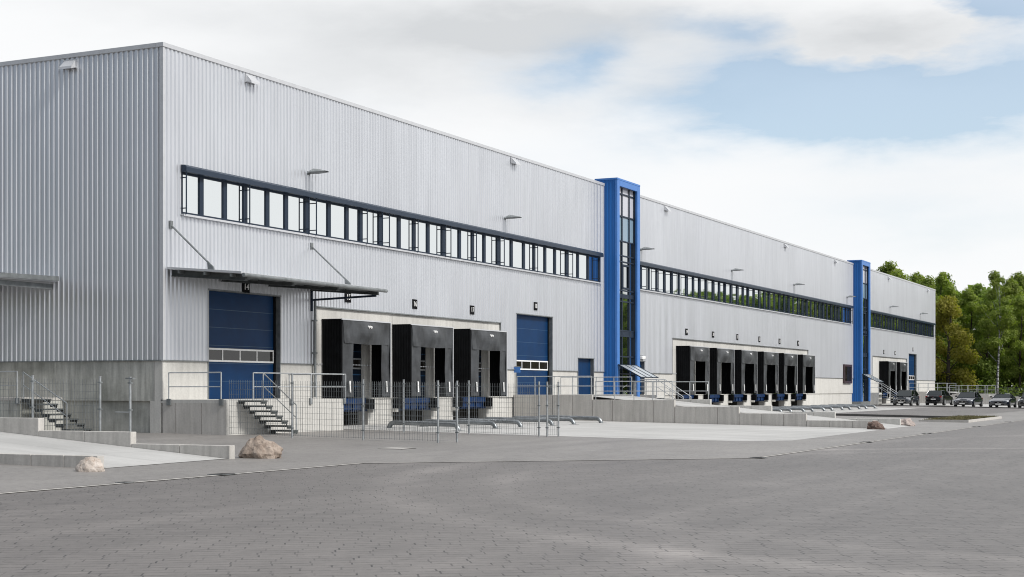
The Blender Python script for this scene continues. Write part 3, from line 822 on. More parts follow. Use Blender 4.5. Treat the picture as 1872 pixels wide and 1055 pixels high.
# --- gable side platform, steps, canopy
t = thing('loading_platform', 'grey concrete platform wall with a short railing at the shaded gable', 'loading platform', (-1.1, 8, 0))
mb = MB()
for a, b in ((4.9, 5.42), (5.44, 6.7), (6.72, 8.0), (8.02, 9.3), (9.32, 12)): mb.box(-2.2, -2.0, a, b, -.3, 1.21)
obj('front_panels', mb, M['concrete_old'], t)
mb = MB(); mb.box(-2.22, .15, 4.88, 12, 1.212, 1.33); obj('deck', mb, M['concrete_wall'], t)
mb = MB(); mb.box(-2.0, .1, 4.9, 12, -.3, 1.21); obj('core', mb, M['concrete_old'], t)
railing('railing', 'steel railing on the gable platform above the dark steps', [[(-2.25,5.0,1.3),(-2.25,9,1.3)]], [(-2.25,5.0,1.12,2.3), (-2.25,7.2,1.12,2.3)], group='steel railings', plates=[(-2.23,5.0,1.28,'x')])
steel_steps('steel_steps', 'dark steel steps going down from the gable platform in the shade', -2.2, 4.85, 0, -1, (1,0), 1.2, 1.28, 7, .33, .185, railside=(0,))
t = thing('canopy', 'flat steel canopy on the shaded gable wall at the picture edge', 'canopy', (0, 6.5, 5.9))
mb = MB()
mb.hexa([(-4.2,5.05,5.72),(-.02,5.05,5.78),(-.02,16,5.78),(-4.2,16,5.72),(-4.2,5.05,5.78),(-.02,5.05,5.84),(-.02,16,5.84),(-4.2,16,5.78)]); obj('roof_sheet', mb, M['trim'], t)
mb = MB(); mb.hexa([(-4.25,5.0,5.76),(-.03,5.0,5.82),(-.03,5.049,5.82),(-4.25,5.049,5.76),(-4.25,5.0,5.93),(-.03,5.0,6.0),(-.03,5.049,6.0),(-4.25,5.049,5.93)]); mb.box(-4.32,-4.251,5.0,16,5.7,5.95); obj('fascia', mb, M['galv_dull'], t)
for y in (5.3, 8, 11):
    mb = MB(); mb.box(-4.1, -.05, y, y+.1, 5.5, 5.71); obj('beam', mb, M['galv_dull'], t)

# --- canopy over door 14
t = thing('canopy', 'projecting steel canopy hung on two tie rods over the numbered blue door', 'canopy', (5.2, -1.7, 6))
cy = -3.42; X0, X1 = .2, 10.3
mb = MB(); mb.hexa([(X0,cy,5.86),(X1,cy,5.86),(X1,-.04,6.14),(X0,-.04,6.14),(X0,cy,5.90),(X1,cy,5.90),(X1,-.04,6.18),(X0,-.04,6.18)]); obj('roof_sheet', mb, M['trim'], t)
mb = MB(); k = 20
mb.tube([(X0-.02, cy-.09, 5.80), (X1+.08, cy-.09, 5.80)],   .075, 10); obj('gutter', mb, M['galv_dull'], t, smooth=True, auto=50)
mb = MB()
mb.hexa([(X0-.03,cy,5.85),(X0,cy,5.85),(X0,-.04,6.13),(X0-.03,-.04,6.13),(X0-.03,cy,5.93),(X0,cy,5.93),(X0,-.04,6.21),(X0-.03,-.04,6.21)])
obj('end_fascia', mb, M['trim'], t)
for x in (X0+.35, 3.6, 6.8, 9.92):
    mb = MB(); mb.hexa([(x-.06,cy+.05,5.63),(x+.06,cy+.05,5.63),(x+.06,-.04,5.9),(x-.06,-.04,5.9),(x-.06,cy+.05,5.84),(x+.06,cy+.05,5.84),(x+.06,-.04,6.12),(x-.06,-.04,6.12)])
    mb.hexa([(x-.12,cy+.05,5.60),(x+.12,cy+.05,5.60),(x+.12,-.04,5.87),(x-.12,-.04,5.87),(x-.12,cy+.05,5.629),(x+.12,cy+.05,5.629),(x+.12,-.04,5.899),(x-.12,-.04,5.899)])
    obj('beam', mb, M['step'], t)
mb = MB()
for f in (.15, .5, .85):
    y = cy+(-.04-cy)*f; z = 5.74+.28*f
    mb.box(X0+.02, X1-.02, y-.04, y+.04, z-.02, z+.105)
obj('purlins', mb, M['galv_dull'], t)
mb = MB(); mb.tube([(9.92, cy+.15, 5.58), (9.92, -.05, 5.48)], .06, 4); mb.tube([(9.92, -.06, 5.0), (9.92, -.06, 5.95)], .05, 4); obj('strut', mb, M['frame'], t)
for x in (.42, 9.92):
    mb = MB(); mb.tube([(x, -.03, 7.8), (x, -2.0, 6.12)], .035, 8); mb.box(x-.08, x+.08, -.08, -.02, 7.66, 7.95)
    mb.hexa([(x-.03,-2.05,6.02),(x+.03,-2.05,6.02),(x+.03,-1.75,6.05),(x-.03,-1.75,6.05),(x-.03,-2.0,6.16),(x+.03,-2.0,6.16),(x+.03,-1.72,6.40),(x-.03,-1.72,6.40)])
    obj('tie_rod', mb, M['galv_dull'], t)
t = thing('downpipe', 'grey rainwater pipe at the left edge of the near dock recess', 'downpipe', (10.1, -.1, 1.3))
mb = MB(); mb.tube([(10.08,-.12,5.45),(10.08,-.12,1.3)], .06, 10); obj('pipe', mb, M['galv_dull'], t, smooth=True, auto=50)
mb = MB()
for z in (4.6, 3.2, 1.9): mb.box(10.0, 10.16, -.19, .0, z-.03, z+.03)
obj('clip', mb, M['galv_dull'], t)

# --- ramps with stepped side walls
def ramp_wall(u, th, steps, ends, label, group, m, face=-1, y0=-.0, pw=1.18):
    """steps: (n0, n1, ztop)"""
    t = thing('retaining_wall', label, 'retaining wall', (u, -(ends)/2, 0), 0, group)
    jm = MB()
    for n0, n1, z in steps:
        k = max(1, round((n1-n0)/pw))
        for i in range(k):
            a = n0+(n1-n0)*i/k; b = n0+(n1-n0)*(i+1)/k
            mb = MB(); mb.box(u, u+th, -b+.008, -a-.008, -.9, z); obj('panel', mb, m, t, bevel=.012)
    jm.box(u+.03, u+th-.03, -ends+.05, -steps[0][0], -.9, min(s[2] for s in steps)-.1); obj('joint_fill', jm, M['joint'], t)
    return t
RST = [(0, 4.69, 1.33), (4.69, 9.36, 1.07), (9.36, 12.86, .73), (12.86, 16.37, .40), (16.37, 19.85, .07)]
def ramp_pair(u, w, which):
    ramp_wall(u, .2, RST, 19.85, 'stepped grey panel wall on the left side of the %s ramp' % which, 'stepped ramp walls', M['concrete_wall'])
    ramp_wall(u+w, .2, RST, 19.85, 'stepped pale panel wall on the right side of the %s ramp' % which, 'stepped ramp walls', M['concrete'])
    mb = MB()
    x0, x1 = u+.21, u+w-.01
    mb.quad((x0,.1,1.26),(x1,.1,1.26),(x1,-4.7,1.24),(x0,-4.7,1.24)); mb.quad((x0,-4.7,1.24),(x1,-4.7,1.24),(x1,-20.4,-.318),(x0,-20.4,-.318))
    o = obj('ramp', mb, M['apron']); o['kind'] = 'structure'
    for s, xx in (('left', u+.1), ('right', u+w+.1)):
        railing('railing', 'two-bar steel railing on the upper step of the %s wall of the %s ramp' % (s, which), [[(xx,-.15,1.33),(xx,-4.6,1.33)]],
                [(xx,-n,1.2,2.33) for n in (.15, 1.25, 2.4, 3.5, 4.6)], group='steel railings')
        railing('railing', 'two-bar steel railing on the lower step of the %s wall of the %s ramp' % (s, which), [[(xx,-4.85,1.05),(xx,-9.2,1.05)]],
                [(xx,-n,.95,2.05) for n in (4.85, 5.95, 7.05, 8.1, 9.2)], group='steel railings')
ramp_pair(30.07, 5.95, 'near')
ramp_pair(138.3, 5.95, 'far')
# left ramp by the gable
ramp_wall(-12.6, .24, [(-9, -2.4, 1.5), (-2.4, 2.4, 1.17), (2.4, 5.75, .83), (5.75, 9.03, .48), (9.03, 12.31, .16)], 12.31, 'stepped pale concrete wall on the far side of the gable ramp', 'stepped ramp walls', M['concrete_wall'], pw=1.64)
ramp_wall(-17.85, .24, [(-9, -1, 1.1), (-1, 4, .75), (4, 8.4, .42), (8.4, 12.45, .10)], 12.45, 'low grey concrete wall on the near side of the gable ramp', 'stepped ramp walls', M['concrete_wall'], pw=1.15)
mb = MB(); mb.quad((-17.6,-12.5,-.186),(-12.61,-12.2,-.181),(-12.61,0,.76),(-17.6,0,.76)); mb.quad((-17.6,0,.76),(-12.61,0,.76),(-12.61,9,1.3),(-17.6,9,1.3))
o = obj('ramp', mb, M['apron']); o['kind'] = 'structure'

# --- door landings right of the towers
def make_landing():
    t = thing('door_landing', '', 'door steps', (0,0,0))
    mb = MB(); mb.box(0, 1.6, -1.35, .1, -.3, 1.25); obj('base', mb, M['concrete'], t)
    for i in range(6):
        mb = MB(); y = -1.36-.30*i; z = 1.25-.2*(i+1); mb.box(.03, 1.57, y-.33, y, z-.04, z); obj('step', mb, M['galv_dull'], t)
    for x in (.02, 1.58):
        mb = MB(); mb.tube([(x,-.05,2.27),(x,-1.4,2.27),(x,-3.2,1.14),(x,-3.2,0.0)], .024, 8); obj('handrail', mb, M['rail'], t, smooth=True, auto=50)
        mb = MB(); mb.tube([(x,-.05,1.78),(x,-1.4,1.78),(x,-3.2,.66)], .02, 8); obj('mid_rail', mb, M['rail'], t, smooth=True, auto=50)
        for y, z0, z1 in ((-.08,1.25,2.27),(-1.36,1.1,2.27),(-2.3,.5,1.7)):
            mb = MB(); mb.tube([(x,y,z0),(x,y,z1)], .024, 8); obj('post', mb, M['rail'], t, smooth=True, auto=50)
    return t
ld = make_landing()
for i, (u, l) in enumerate(((48.9, 'steel steps and handrails at the narrow blue door beside the near tower'), (116.1, 'steel steps and handrails beside the far tower, behind the parked cars'))):
    o = ld if i == 0 else copy_tree(ld); o.location = (u, 0, 0); tag(o, l, 'door steps', 'door steps beside the towers')
t = thing('wall_lantern', 'white wall lantern above the narrow blue door beside the near tower', 'lantern', (49.7, 0, 3.72))
mb = MB(); mb.box(49.4, 50.0, -.2, -.02, 3.62, 3.84); obj('diffuser', mb, M['white'], t, bevel=.04)
mb = MB(); mb.box(49.45, 49.95, -.03, .0, 3.55, 3.9); obj('back_plate', mb, M['grey_plastic'], t)
t = thing('sign_arm', 'small blue flag sign at the left edge of the tall door by the near ramp', 'sign', (30.3, 0, 2.7))
mb = MB(); mb.box(30.15, 30.19, -.35, .02, 2.55, 2.85); obj('panel', mb, M['blue_trim'], t)
mb = MB(); mb.tube([(30.17,-.36,2.88),(30.17,.0,2.88)], .02, 6); obj('arm', mb, M['galv_dull'], t)

# ------------------------------------------------------------------ mesh fences
def fence(label, pts, gates=(), heights=None, z_off=0):
    x0, y0 = pts[0]
    t = thing('mesh_fence', label, 'fence', (x0, y0, gz(y0)), 0, 'galvanised mesh fences')
    H = 2.03
    for i, (x, y) in enumerate(pts):
        h = (heights or {}).get(i, 2.10)
        if h == 0: continue
        mb = MB(); zb = gz(y); mb.tube([(x, y, zb-.1), (x, y, zb+h)], .036, 10); mb.tube([(x, y, zb+h-.005), (x, y, zb+h+.02)], .042, 10)
        p = obj('post', mb, M['galv'], t, smooth=True, auto=50)
        c = MB()
        for z in (.35, 1.2, 1.95): c.box(x-.05, x+.05, y-.05, y+.05, zb+z-.02, zb+z+.02)
        obj('clamp', c, M['galv_dull'], p)
    for (a, b) in zip(pts, pts[1:]):
        mesh_panel(t, a, b, H)
    return t
def mesh_panel(t, a, b, H, lean=0, base=None):
    mb = MB(); a = Vector(a); b = Vector(b); d = b-a; ln = d.length; d.normalize(); nr = Vector((-d.y, d.x)); w = .0042
    n = int((ln-.08)/.1)
    for i in range(n+1):
        p = a+d*(.05+.1*i); zb = (gz(p.y) if base is None else base)+.06
        q = p+nr*lean
        c = [(-w,-w),(w,-w),(w,w),(-w,w)]
        mb.hexa([(p.x+cx, p.y+cy_, zb) for cx, cy_ in c]+[(q.x+cx, q.y+cy_, zb+H-.06) for cx, cy_ in c])
    for k in range(int(H/.2)+1):
        z = .09+.2*k
        if z > H: break
        f = z/H
        for s in (-.006, .006):
            mb.tube([(a.x+nr.x*(s+lean*f)+d.x*.04, a.y+nr.y*(s+lean*f)+d.y*.04, (gz(a.y) if base is None else base)+z),
                     (b.x+nr.x*(s+lean*f)-d.x*.04, b.y+nr.y*(s+lean*f)-d.y*.04, (gz(b.y) if base is None else base)+z)], .005, 4)
    return obj('mesh_panel', mb, M['galv_dull'], t)
fence('galvanised mesh fence running out from the left corner of the loading platform past the steps', [(-.02,-2.98), (.0,-5.75), (.0,-8.7), (.0,-11.65), (.92,-11.9)], heights={1: 2.27, 0: 0})
fence('galvanised mesh fence behind, running out past the first dock to the pale apron', [(8.2,-3.0), (7.85,-5.8), (7.85,-8.75), (7.85,-11.8)], heights={0: 0})
fence('short open mesh gate leaf between two posts at the pale apron edge', [(7.95,-12.1), (8.45,-12.35)])
fence('galvanised mesh fence in the shade behind the gable ramp wall', [(-11.9,-2.4), (-11.9,-4.87), (-11.9,-7.35)])
t = fence('small gate post with a crossbar beside the gable ramp wall', [(-11.9,-8.42), (-11.9,-9.6)][:1])
mb = MB(); mb.tube([(-11.9,-7.9,1.0),(-11.9,-8.4,1.0)], .015, 6); obj('crossbar', mb, M['galv'], t)
mb = MB(); mb.box(-11.96,-11.84,-8.55,-8.3,1.92,1.96); obj('post_cap', mb, M['galv_dull'], t)

# ------------------------------------------------------------------ wheel guides
def make_guide(flare):
    t = thing('wheel_guide', '', 'wheel guide', (0,0,0))
    def gp(x, y, h): return (x, y, gz(y)+h)
    pts = []
    ya, yb = -3.0, -6.55; xa, xb = 0, .30*flare
    def X(y): return xa+(xb-xa)*(ya-y)/(ya-yb)
    for s in range(6):
        a = math.pi/2*s/5; y = ya-.28*(1-math.cos(a)); pts.append(gp(X(y), y, -.02+.27*math.sin(a)))
    for s in range(1, 6):
        y = ya-.28+(yb+.28-(ya-.28))*s/6; pts.append(gp(X(y), y, .25))
    for s in range(6):
        a = math.pi/2*s/5; y = yb+.28-.28*math.sin(a); pts.append(gp(X(y), y, -.02+.27*math.cos(a)))
    mb = MB(); mb.tube(pts, .10, 14); obj('tube', mb, M['guide'], t, smooth=True, auto=60)
    for y in (ya, yb):
        mb = MB(); mb.box(X(y)-.2, X(y)+.2, y-.2, y+.2, gz(y)+.0, gz(y)+.02); obj('base_plate', mb, M['galv_dull'], t)
    return t
gl_, gr_ = make_guide(-1), make_guide(1)
first = True
for c, nm in zip(DOCKS[:9], NUM[:9]):
    for s, proto in ((-1, gl_), (1, gr_)):
        o = proto if first else copy_tree(proto); o.location = (c+s*1.45, 0, 0)
        tag(o, 'bent steel wheel guide tube %s of the dock %s' % ('left' if s < 0 else 'right', ORD[nm]), 'wheel guide', 'wheel guide tubes at the docks')
    first = False

# ------------------------------------------------------------------ boulders
def boulder(x, y, w, d, h, m, label, seed, lean=0, peak=0, rough=1.0):
    import bmesh
    bm = bmesh.new(); bmesh.ops.create_icosphere(bm, subdivisions=5, radius=1)
    for v in bm.verts:
        p = v.co.copy(); q = p*1.1+Vector((seed*7.3, seed*3.1, seed))
        r = 1+.26*mnoise.noise(q)+.16*mnoise.noise(q*2.3)
        cell = mnoise.voronoi(q*1.5)[0]; r += .20*(cell[1]-cell[0])-.07
        r = 1+(r-1)*rough+(.05*mnoise.noise(q*6)+.025*mnoise.noise(q*14))*rough
        p *= r
        zz = max(p.z, -.35)
        k = 1-.5*peak*max(0, p.z)
        v.co = Vector((p.x*w/2*k+lean*max(0, p.z)*w*.2, p.y*d/2*k, (zz+.35)*h/1.35))
    me = bpy.data.meshes.new('boulder'); bm.to_mesh(me); bm.free(); me.materials.append(m)
    me.polygons.foreach_set('use_smooth', [True]*len(me.polygons))
    try: me.set_sharp_from_angle(angle=R(28))
    except Exception: pass
    o = bpy.data.objects.new('boulder', me); col.objects.link(o); o.location = (x, y, gz(y)-.03)
    o.rotation_euler = (0, 0, R(25.8-90)); tag(o, label, 'boulder', 'boulders at the ramp ends')
boulder(-11.55,-12.55, 1.12, .9, .60, M['rock_tan'], 'large peaked tan boulder at the end of the gable ramp wall', 3, -.1, 1)
boulder(-18.6,-12.9, .66, .55, .37, M['rock_pale'], 'small rounded whitish boulder at the end of the low near wall', 5, 0, .4, .5)
boulder(28.9,-20.1, .85, .6, .42, M['rock_brown'], 'flat dark brown boulder at the end of the near ramp wall', 8, -.3, .2)
boulder(36.7,-20.0, .95, .7, .42, M['rock_grey'], 'pale grey boulder right of the near ramp far wall', 11, .1, .3)
boulder(35.2,-18.7, .6, .6, .30, M['rock_grey'], 'small dull boulder inside the foot of the near ramp', 13, 0, .6)

# ------------------------------------------------------------------ dry grass bed
t = thing('planting_bed', 'low kerbed bed of dry olive grass in the far paving', 'planting bed', (53.5, -20, gz(-20)))
mb = MB()
bx0, bx1, by0, by1 = 47, 60.5, -21.6, -18.7
for a in ((bx0, bx1, by0, by0+.12), (bx0, bx1, by1-.12, by1), (bx0, bx0+.12, by0+.121, by1-.121), (bx1-.12, bx1, by0+.121, by1-.121)): mb.box(a[0], a[1], a[2], a[3], -.45, gz(by0)+.16)
obj('kerb', mb, M['concrete_wall'], t)
mb = MB(); mb.box(bx0+.12, bx1-.12, by0+.12, by1-.12, -.45, gz(by0)+.12); obj('soil', mb, M['bed'], t)
mb = MB()
for i in range(5000):
    x = rnd.uniform(bx0+.15, bx1-.15); y = rnd.uniform(by0+.15, by1-.15); h = rnd.uniform(.05, .16); a = rnd.uniform(0, 6.28); z = gz(by0)+.11; w = .02
    mb.quad((x-w*math.cos(a), y-w*math.sin(a), z), (x+w*math.cos(a), y+w*math.sin(a), z), (x+rnd.uniform(-.06,.06), y+rnd.uniform(-.06,.06), z+h))
g_ = obj('grass_blades', mb, M['bed'], t); g_['kind'] = 'stuff'

# ------------------------------------------------------------------ cars
def make_car(label, paint, loc, rz, Lc, Wc, Hc, style='saloon', rear=False):
    t = thing('parked_car', label, 'car', (0,0,0), 0, 'cars parked before the far ramp')
    hw = Wc/2; s = Lc/4.5; hb = .97 if style != 'suv' else 1.08
    if style == 'hatch': hb = 1.0
    # stations along x (front at 0): x, ztop, zbot, halfwidth
    fr = .62 if style != 'suv' else .78
    ST = [(0.0, fr, .36, hw*.72), (.07, fr+.06, .24, hw*.86), (.22, fr+.07, .20, hw*.95), (.75, hb-.13, .2, hw), (1.35, hb, .2, hw), (2.3, hb, .2, hw), (3.3, hb+.02, .2, hw),
          (4.0, hb+(.0 if style == 'saloon' else .05), .22, hw*.97), (4.38, hb-(.04 if style == 'saloon' else 0), .3, hw*.9), (4.5, hb-.14, .42, hw*.8)]
    mb = MB()
    rings = []
    for x, zt, zb, w in ST:
        x *= s; m_ = zb+(zt-zb)*.55
        half = [(0, zb), (w*.86, zb), (w*.97, zb+.10), (w, m_), (w*.95, zt-.07), (w*.80, zt), (w*.4, zt+.025), (0, zt+.03)]
        ring = [(x, y, z) for y, z in half]+[(x, -y, z) for y, z in half[-2:0:-1]]
        n = len(mb.v); mb.v += ring; rings.append((n, len(ring)))
    for (a, k), (b, _) in zip(rings, rings[1:]):
        for i in range(k):
            j = (i+1) % k; mb.f.append((a+i, b+i, b+j, a+j)); mb.mi.append(0)
    for (a, k) in (rings[0], rings[-1]): mb.f.append(tuple(a+i for i in range(k))); mb.mi.append(0)
    # wheel arches are darkened by the wheels set outside the body line; roof and pillars
    if style == 'saloon': GH = [(1.28, hb), (2.0, Hc-.05), (2.55, Hc), (3.15, Hc-.04), (3.85, hb+.02)]
    elif style == 'hatch': GH = [(1.0, hb), (1.85, Hc-.05), (2.5, Hc), (3.6, Hc-.05), (4.25, hb+.08)]
    elif style == 'suv': GH = [(1.25, hb), (1.9, Hc-.05), (2.5, Hc), (3.9, Hc-.03), (4.32, hb+.06)]
    else: GH = [(1.45, hb), (2.25, Hc-.04), (2.6, Hc), (3.05, Hc-.05), (4.0, hb+.02)]
    bw = hw*.86; rw = hw*.66
    def W(z): return bw+(rw-bw)*(z-hb)/(Hc-hb)
    roof = GH[1:4]
    for (xa, za), (xb, zb) in zip(roof, roof[1:]):
        mb.hexa([(xa*s,-W(za)-.01,za-.03),(xb*s,-W(zb)-.01,zb-.03),(xb*s,W(zb)+.01,zb-.03),(xa*s,W(za)+.01,za-.03),(xa*s,-W(za)+.06,za+.01),(xb*s,-W(zb)+.06,zb+.01),(xb*s,W(zb)-.06,zb+.01),(xa*s,W(za)-.06,za+.01)])
    for sd in (-1, 1):
        for (p, q) in ((GH[0], GH[1]), (GH[3], GH[4])): mb.tube([(p[0]*s, sd*(W(p[1])-.0), p[1]-.02), (q[0]*s, sd*(W(q[1])-.0), q[1]-.01)], .035, 5)
        xm = (GH[1][0]+GH[3][0])/2*s; mb.tube([(xm, sd*(bw-.005), hb), (xm, sd*(W(Hc)+.0), Hc-.02)], .03, 5)
    body = obj('body', mb, paint, t, smooth=True, auto=38)
    gq = MB(); i = .01
    for (p, q) in zip(GH, GH[1:]):
        gq.quad((p[0]*s, -W(p[1])+i, p[1]-i), (q[0]*s, -W(q[1])+i, q[1]-i), (q[0]*s, W(q[1])-i, q[1]-i), (p[0]*s, W(p[1])-i, p[1]-i))
    for sd in (-1, 1): gq.quad(*[(p[0]*s, sd*(W(p[1])-i), p[1]-i) for p in GH])
    obj('windows', gq, M['carglass'], t)
    rw_ = .32 if style != 'suv' else .36
    for x in (.82*s, 3.62*s):
        for sd in (-1, 1):
            yo = sd*(hw-.09)
            c = MB(); c.tube([(x, yo-.11, rw_), (x, yo+.11, rw_)], rw_, 20); wh = obj('tyre', c, M['tyre'], t, smooth=True, auto=40)
            c = MB(); c.tube([(x, yo+sd*.112, rw_), (x, yo+sd*.125, rw_)], rw_*.68, 14); obj('rim', c, M['rim'], wh, smooth=True, auto=40)
    for sd in (-1, 1):
        c = MB(); zl = fr+.02
        c.hexa([(.02,sd*hw*.50,zl-.09),(.30,sd*hw*.955,zl-.05),(.34,sd*hw*.94,zl-.05),(.1,sd*hw*.5,zl-.09),(.045,sd*hw*.52,zl+.045),(.36,sd*hw*.945,zl+.09),(.40,sd*hw*.93,zl+.09),(.14,sd*hw*.5,zl+.045)])
        obj('headlight', c, M['lamp'], t)
        c = MB(); xe = 4.5*s; c.box(xe-.16, xe-.01, sd*hw*.74-.12, sd*hw*.74+.12, hb-.24, hb-.06); obj('taillight', c, M['red'], t, bevel=.02)
        c = MB(); c.tube([(GH[0][0]*s+.35, sd*(bw+.02), hb+.03), (GH[0][0]*s+.33, sd*(bw+.15), hb+.09)], .025, 6); c.box(GH[0][0]*s+.27, GH[0][0]*s+.40, sd*(bw+.2)-.1, sd*(bw+.2)+.1, hb+.03, hb+.18); obj('mirror', c, paint, t, bevel=.03)
    c = MB(); c.box(-.03, .06, -.36, .36, fr-.20, fr-.03); gi = obj('grille', c, M['black'], t)
    c = MB(); c.box(-.035, -.02, -.38, .38, fr-.035, fr-.015); c.box(-.035, -.02, -.38, .38, fr-.215, fr-.195)
    c.box(-.035, -.02, -.38, -.36, fr-.195, fr-.035); c.box(-.035, -.02, .36, .38, fr-.195, fr-.035); obj('grille_surround', c, M['chrome'], gi)
    c = MB(); c.tube([(-.045, 0, fr-.10), (-.03, 0, fr-.10)], .055, 12); obj('badge', c, M['chrome'], gi)
    c = MB(); c.box(-.06, -.036, -.26, .26, fr-.32, fr-.21); obj('number_plate', c, M['plate'], t)
    c = MB(); c.box(Lc-.03, Lc+.012, -.26, .26, .62, .73); obj('number_plate', c, M['plate'], t)
    c = MB(); c.tube([(Lc-.02, 0, .86), (Lc+.015, 0, .86)], .055, 12); obj('badge', c, M['chrome'], t)
    c = MB(); c.box(.0, .12, -hw*.6, hw*.6, .30, .36); obj('bumper_trim', c, M['black'], t)
    c = MB(); c.box(Lc-.14, Lc+.0, -hw*.75, hw*.75, .46, .52); obj('bumper_trim', c, M['black'], t)
    t.location = loc; t.rotation_euler = (0, 0, rz)
    return t
def cz(y): return gz(y)+.006
make_car('dark graphite hatchback facing the camera in front of the far steps', M['paint_grey'], (111.6,-4.6,cz(-4.6)), R(-4), 4.2, 1.84, 1.62, 'hatch')
make_car('black estate car seen from behind, parked nose away', M['paint_black'], (122.6,-7.15,cz(-7.15)), R(174), 4.6, 1.95, 1.6, 'suv')
make_car('navy saloon with a large framed grille facing the camera', M['paint_blue'], (111.2,-10.75,cz(-10.75)), R(-5), 4.95, 1.98, 1.53, 'saloon')
make_car('low dark blue coupe with round shoulders facing the camera', M['paint_blue'], (111.6,-14.15,cz(-14.15)), R(-4), 4.5, 1.98, 1.38, 'coupe')
make_car('tall black off-road car cut by the right picture edge', M['paint_black'], (110.6,-17.05,cz(-17.05)), R(-3), 4.6, 1.9, 1.66, 'suv')

# ------------------------------------------------------------------ trees
def make_crown(seed, h, base, rad, n, size, blobs):
    r = random.Random(seed); mb = MB(); bl = []
    for i in range(blobs):
        f = (i+.5)/blobs; z = base+(h-base)*f
        prof = math.sin(math.pi*min(1, max(.06, (f*.86+.14))))**.6
        rr = rad*prof*r.uniform(.35, .9); a = r.uniform(0, 6.283)
        bl.append((Vector((rr*math.cos(a), rr*math.sin(a), z)), rad*r.uniform(.28, .5)*(1.1-.45*f)))
    bl.append((Vector((0, 0, h-rad*.35)), rad*.35))
    tot = sum(b[1]**2 for b in bl)
    for c, br in bl:
        for _ in range(int(n*br*br/tot)):
            d = Vector((r.gauss(0,1), r.gauss(0,1), r.gauss(0,1))).normalized()
            p = c+Vector((d.x, d.y, d.z*.75))*br*(r.random()**.4)*r.uniform(.85, 1.2)
            nn = (d+Vector((r.uniform(-.8,.8), r.uniform(-.8,.8), r.uniform(-.2,1)))).normalized()
            a = nn.orthogonal().normalized(); a.rotate(Matrix.Rotation(r.uniform(0, 6.28), 3, nn)); b = nn.cross(a); s = size*r.uniform(.5, 1.25)
            mb.quad(p+a*s*.5, p+b*s*.32, p-a*s*.5, p-b*s*.32)
    return mb, bl
def make_trunk(seed, h, rad, bl):
    r = random.Random(seed); mb = MB(); pts = []; k = 8
    for i in range(k+1):
        f = i/k; pts.append(Vector((math.sin(f*3+seed)*.25*f*2, math.cos(f*2.3+seed)*.25*f*2, h*.9*f)))
    mb.tube([(p.x, p.y, p.z-.1) for p in pts], [rad*(1.15-.98*i/k) for i in range(k+1)], 8)
    for c, br in bl[::2]:
        f = max(.3, min(.85, (c.z-1.8)/h)); i = f*k; p = pts[int(i)].lerp(pts[min(k, int(i)+1)], i-int(i))
        mid = p.lerp(c, .55)+Vector((0, 0, -.2)); mb.tube([p, mid, c], [rad*.42*(1.1-f), rad*.25*(1.1-f), .02], 5)
    return mb
def make_tree(name, seed, h, base, rad, n, size, blobs, leaf, bark, tr):
    t = thing(name, '', 'tree', (0,0,0))
    cm, bl = make_crown(seed, h, base, rad, n, size, blobs)
    obj('crown', cm, leaf, t); obj('trunk', make_trunk(seed, h, tr, bl), bark, t, smooth=True)
    return t
P = {'a': make_tree('broadleaf_tree', 1, 17.2, 3.2, 3.6, 14000, .36, 30, M['leaf_a'], M['bark'], .28),
     'b': make_tree('broadleaf_tree', 2, 18.0, 4.5, 3.2, 13000, .34, 28, M['leaf_b'], M['bark'], .24),
     'd': make_tree('broadleaf_tree', 4, 16.6, 2.2, 3.9, 14000, .37, 32, M['leaf_d'], M['bark'], .30),
     'e': make_tree('broadleaf_tree', 9, 17.6, 4.0, 2.9, 11500, .33, 26, M['leaf_b'], M['bark'], .20),
     'c': make_tree('oak_tree', 6, 13.2, 2.2, 3.8, 13000, .34, 24, M['leaf_c'], M['bark'], .30),
     'w': make_tree('birch_tree', 8, 17.4, 6.5, 2.6, 9500, .31, 26, M['leaf_b'], M['birch'], .17)}
used = set()
def plant(k, x, y, sc, label, group=None):
    o = P[k] if k not in used else copy_tree(P[k]); used.add(k)
    o.location = (x, y, gz(y) if x < 158 else gz(y)+.01); o.rotation_euler = (0, 0, rnd.uniform(0, 6.28)); o.scale = (sc, sc, sc*rnd.uniform(.95, 1.02))
    tag(o, label, 'tree', group)
plant('c', 174, 1.3, 1.12, 'ochre tinted oak beside the far end of the warehouse')
plant('w', 172, -5.5, 1.0, 'birch with a white lower trunk in front of the wood')
r2 = random.Random(21)
for row, (x, sp) in enumerate(((180, 4.6), (190, 4.8), (201, 5.2), (214, 5.6))):
    y = -72.0+row*1.7
    while y < (34 if row else 12):
        k = r2.choice('aabbdde'); sc = r2.uniform(.80, 1.0)+((.02+.065*row if y > -14 else .045*row) if y > -30 else 0)+(.11 if y > 5 else 0)
        if not (row == 0 and (-2.0 < y < 4.5 or -7.5 < y < -3.5)):
            plant(k, x+r2.uniform(-1.8, 1.8), y+r2.uniform(-1, 1), sc, 'green leafy tree in the dense wood behind the car park', 'trees of the wood')
        y += sp*r2.uniform(.8, 1.2)
mb = MB(); r3 = random.Random(5)
for i in range(26000):
    y = r3.uniform(-78, 36); x = r3.choice((r3.uniform(172, 182), r3.uniform(182, 226))); hmax = 1.8+3.2*max(0, mnoise.noise(Vector((x*.12, y*.22, 0)))+.35)
    p = Vector((x, y, gz(y)+r3.random()**1.3*hmax)); s = r3.uniform(.2, .6)
    nn = Vector((r3.uniform(-1,1), r3.uniform(-1,1), r3.uniform(0,1.2))).normalized(); a = nn.orthogonal().normalized(); b = nn.cross(a)
    mb.quad(p+a*s*.5, p+b*s*.35, p-a*s*.5, p-b*s*.35)
o = obj('undergrowth', mb, M['leaf_d']); o['kind'] = 'stuff'
mb = MB(); r4 = random.Random(31)
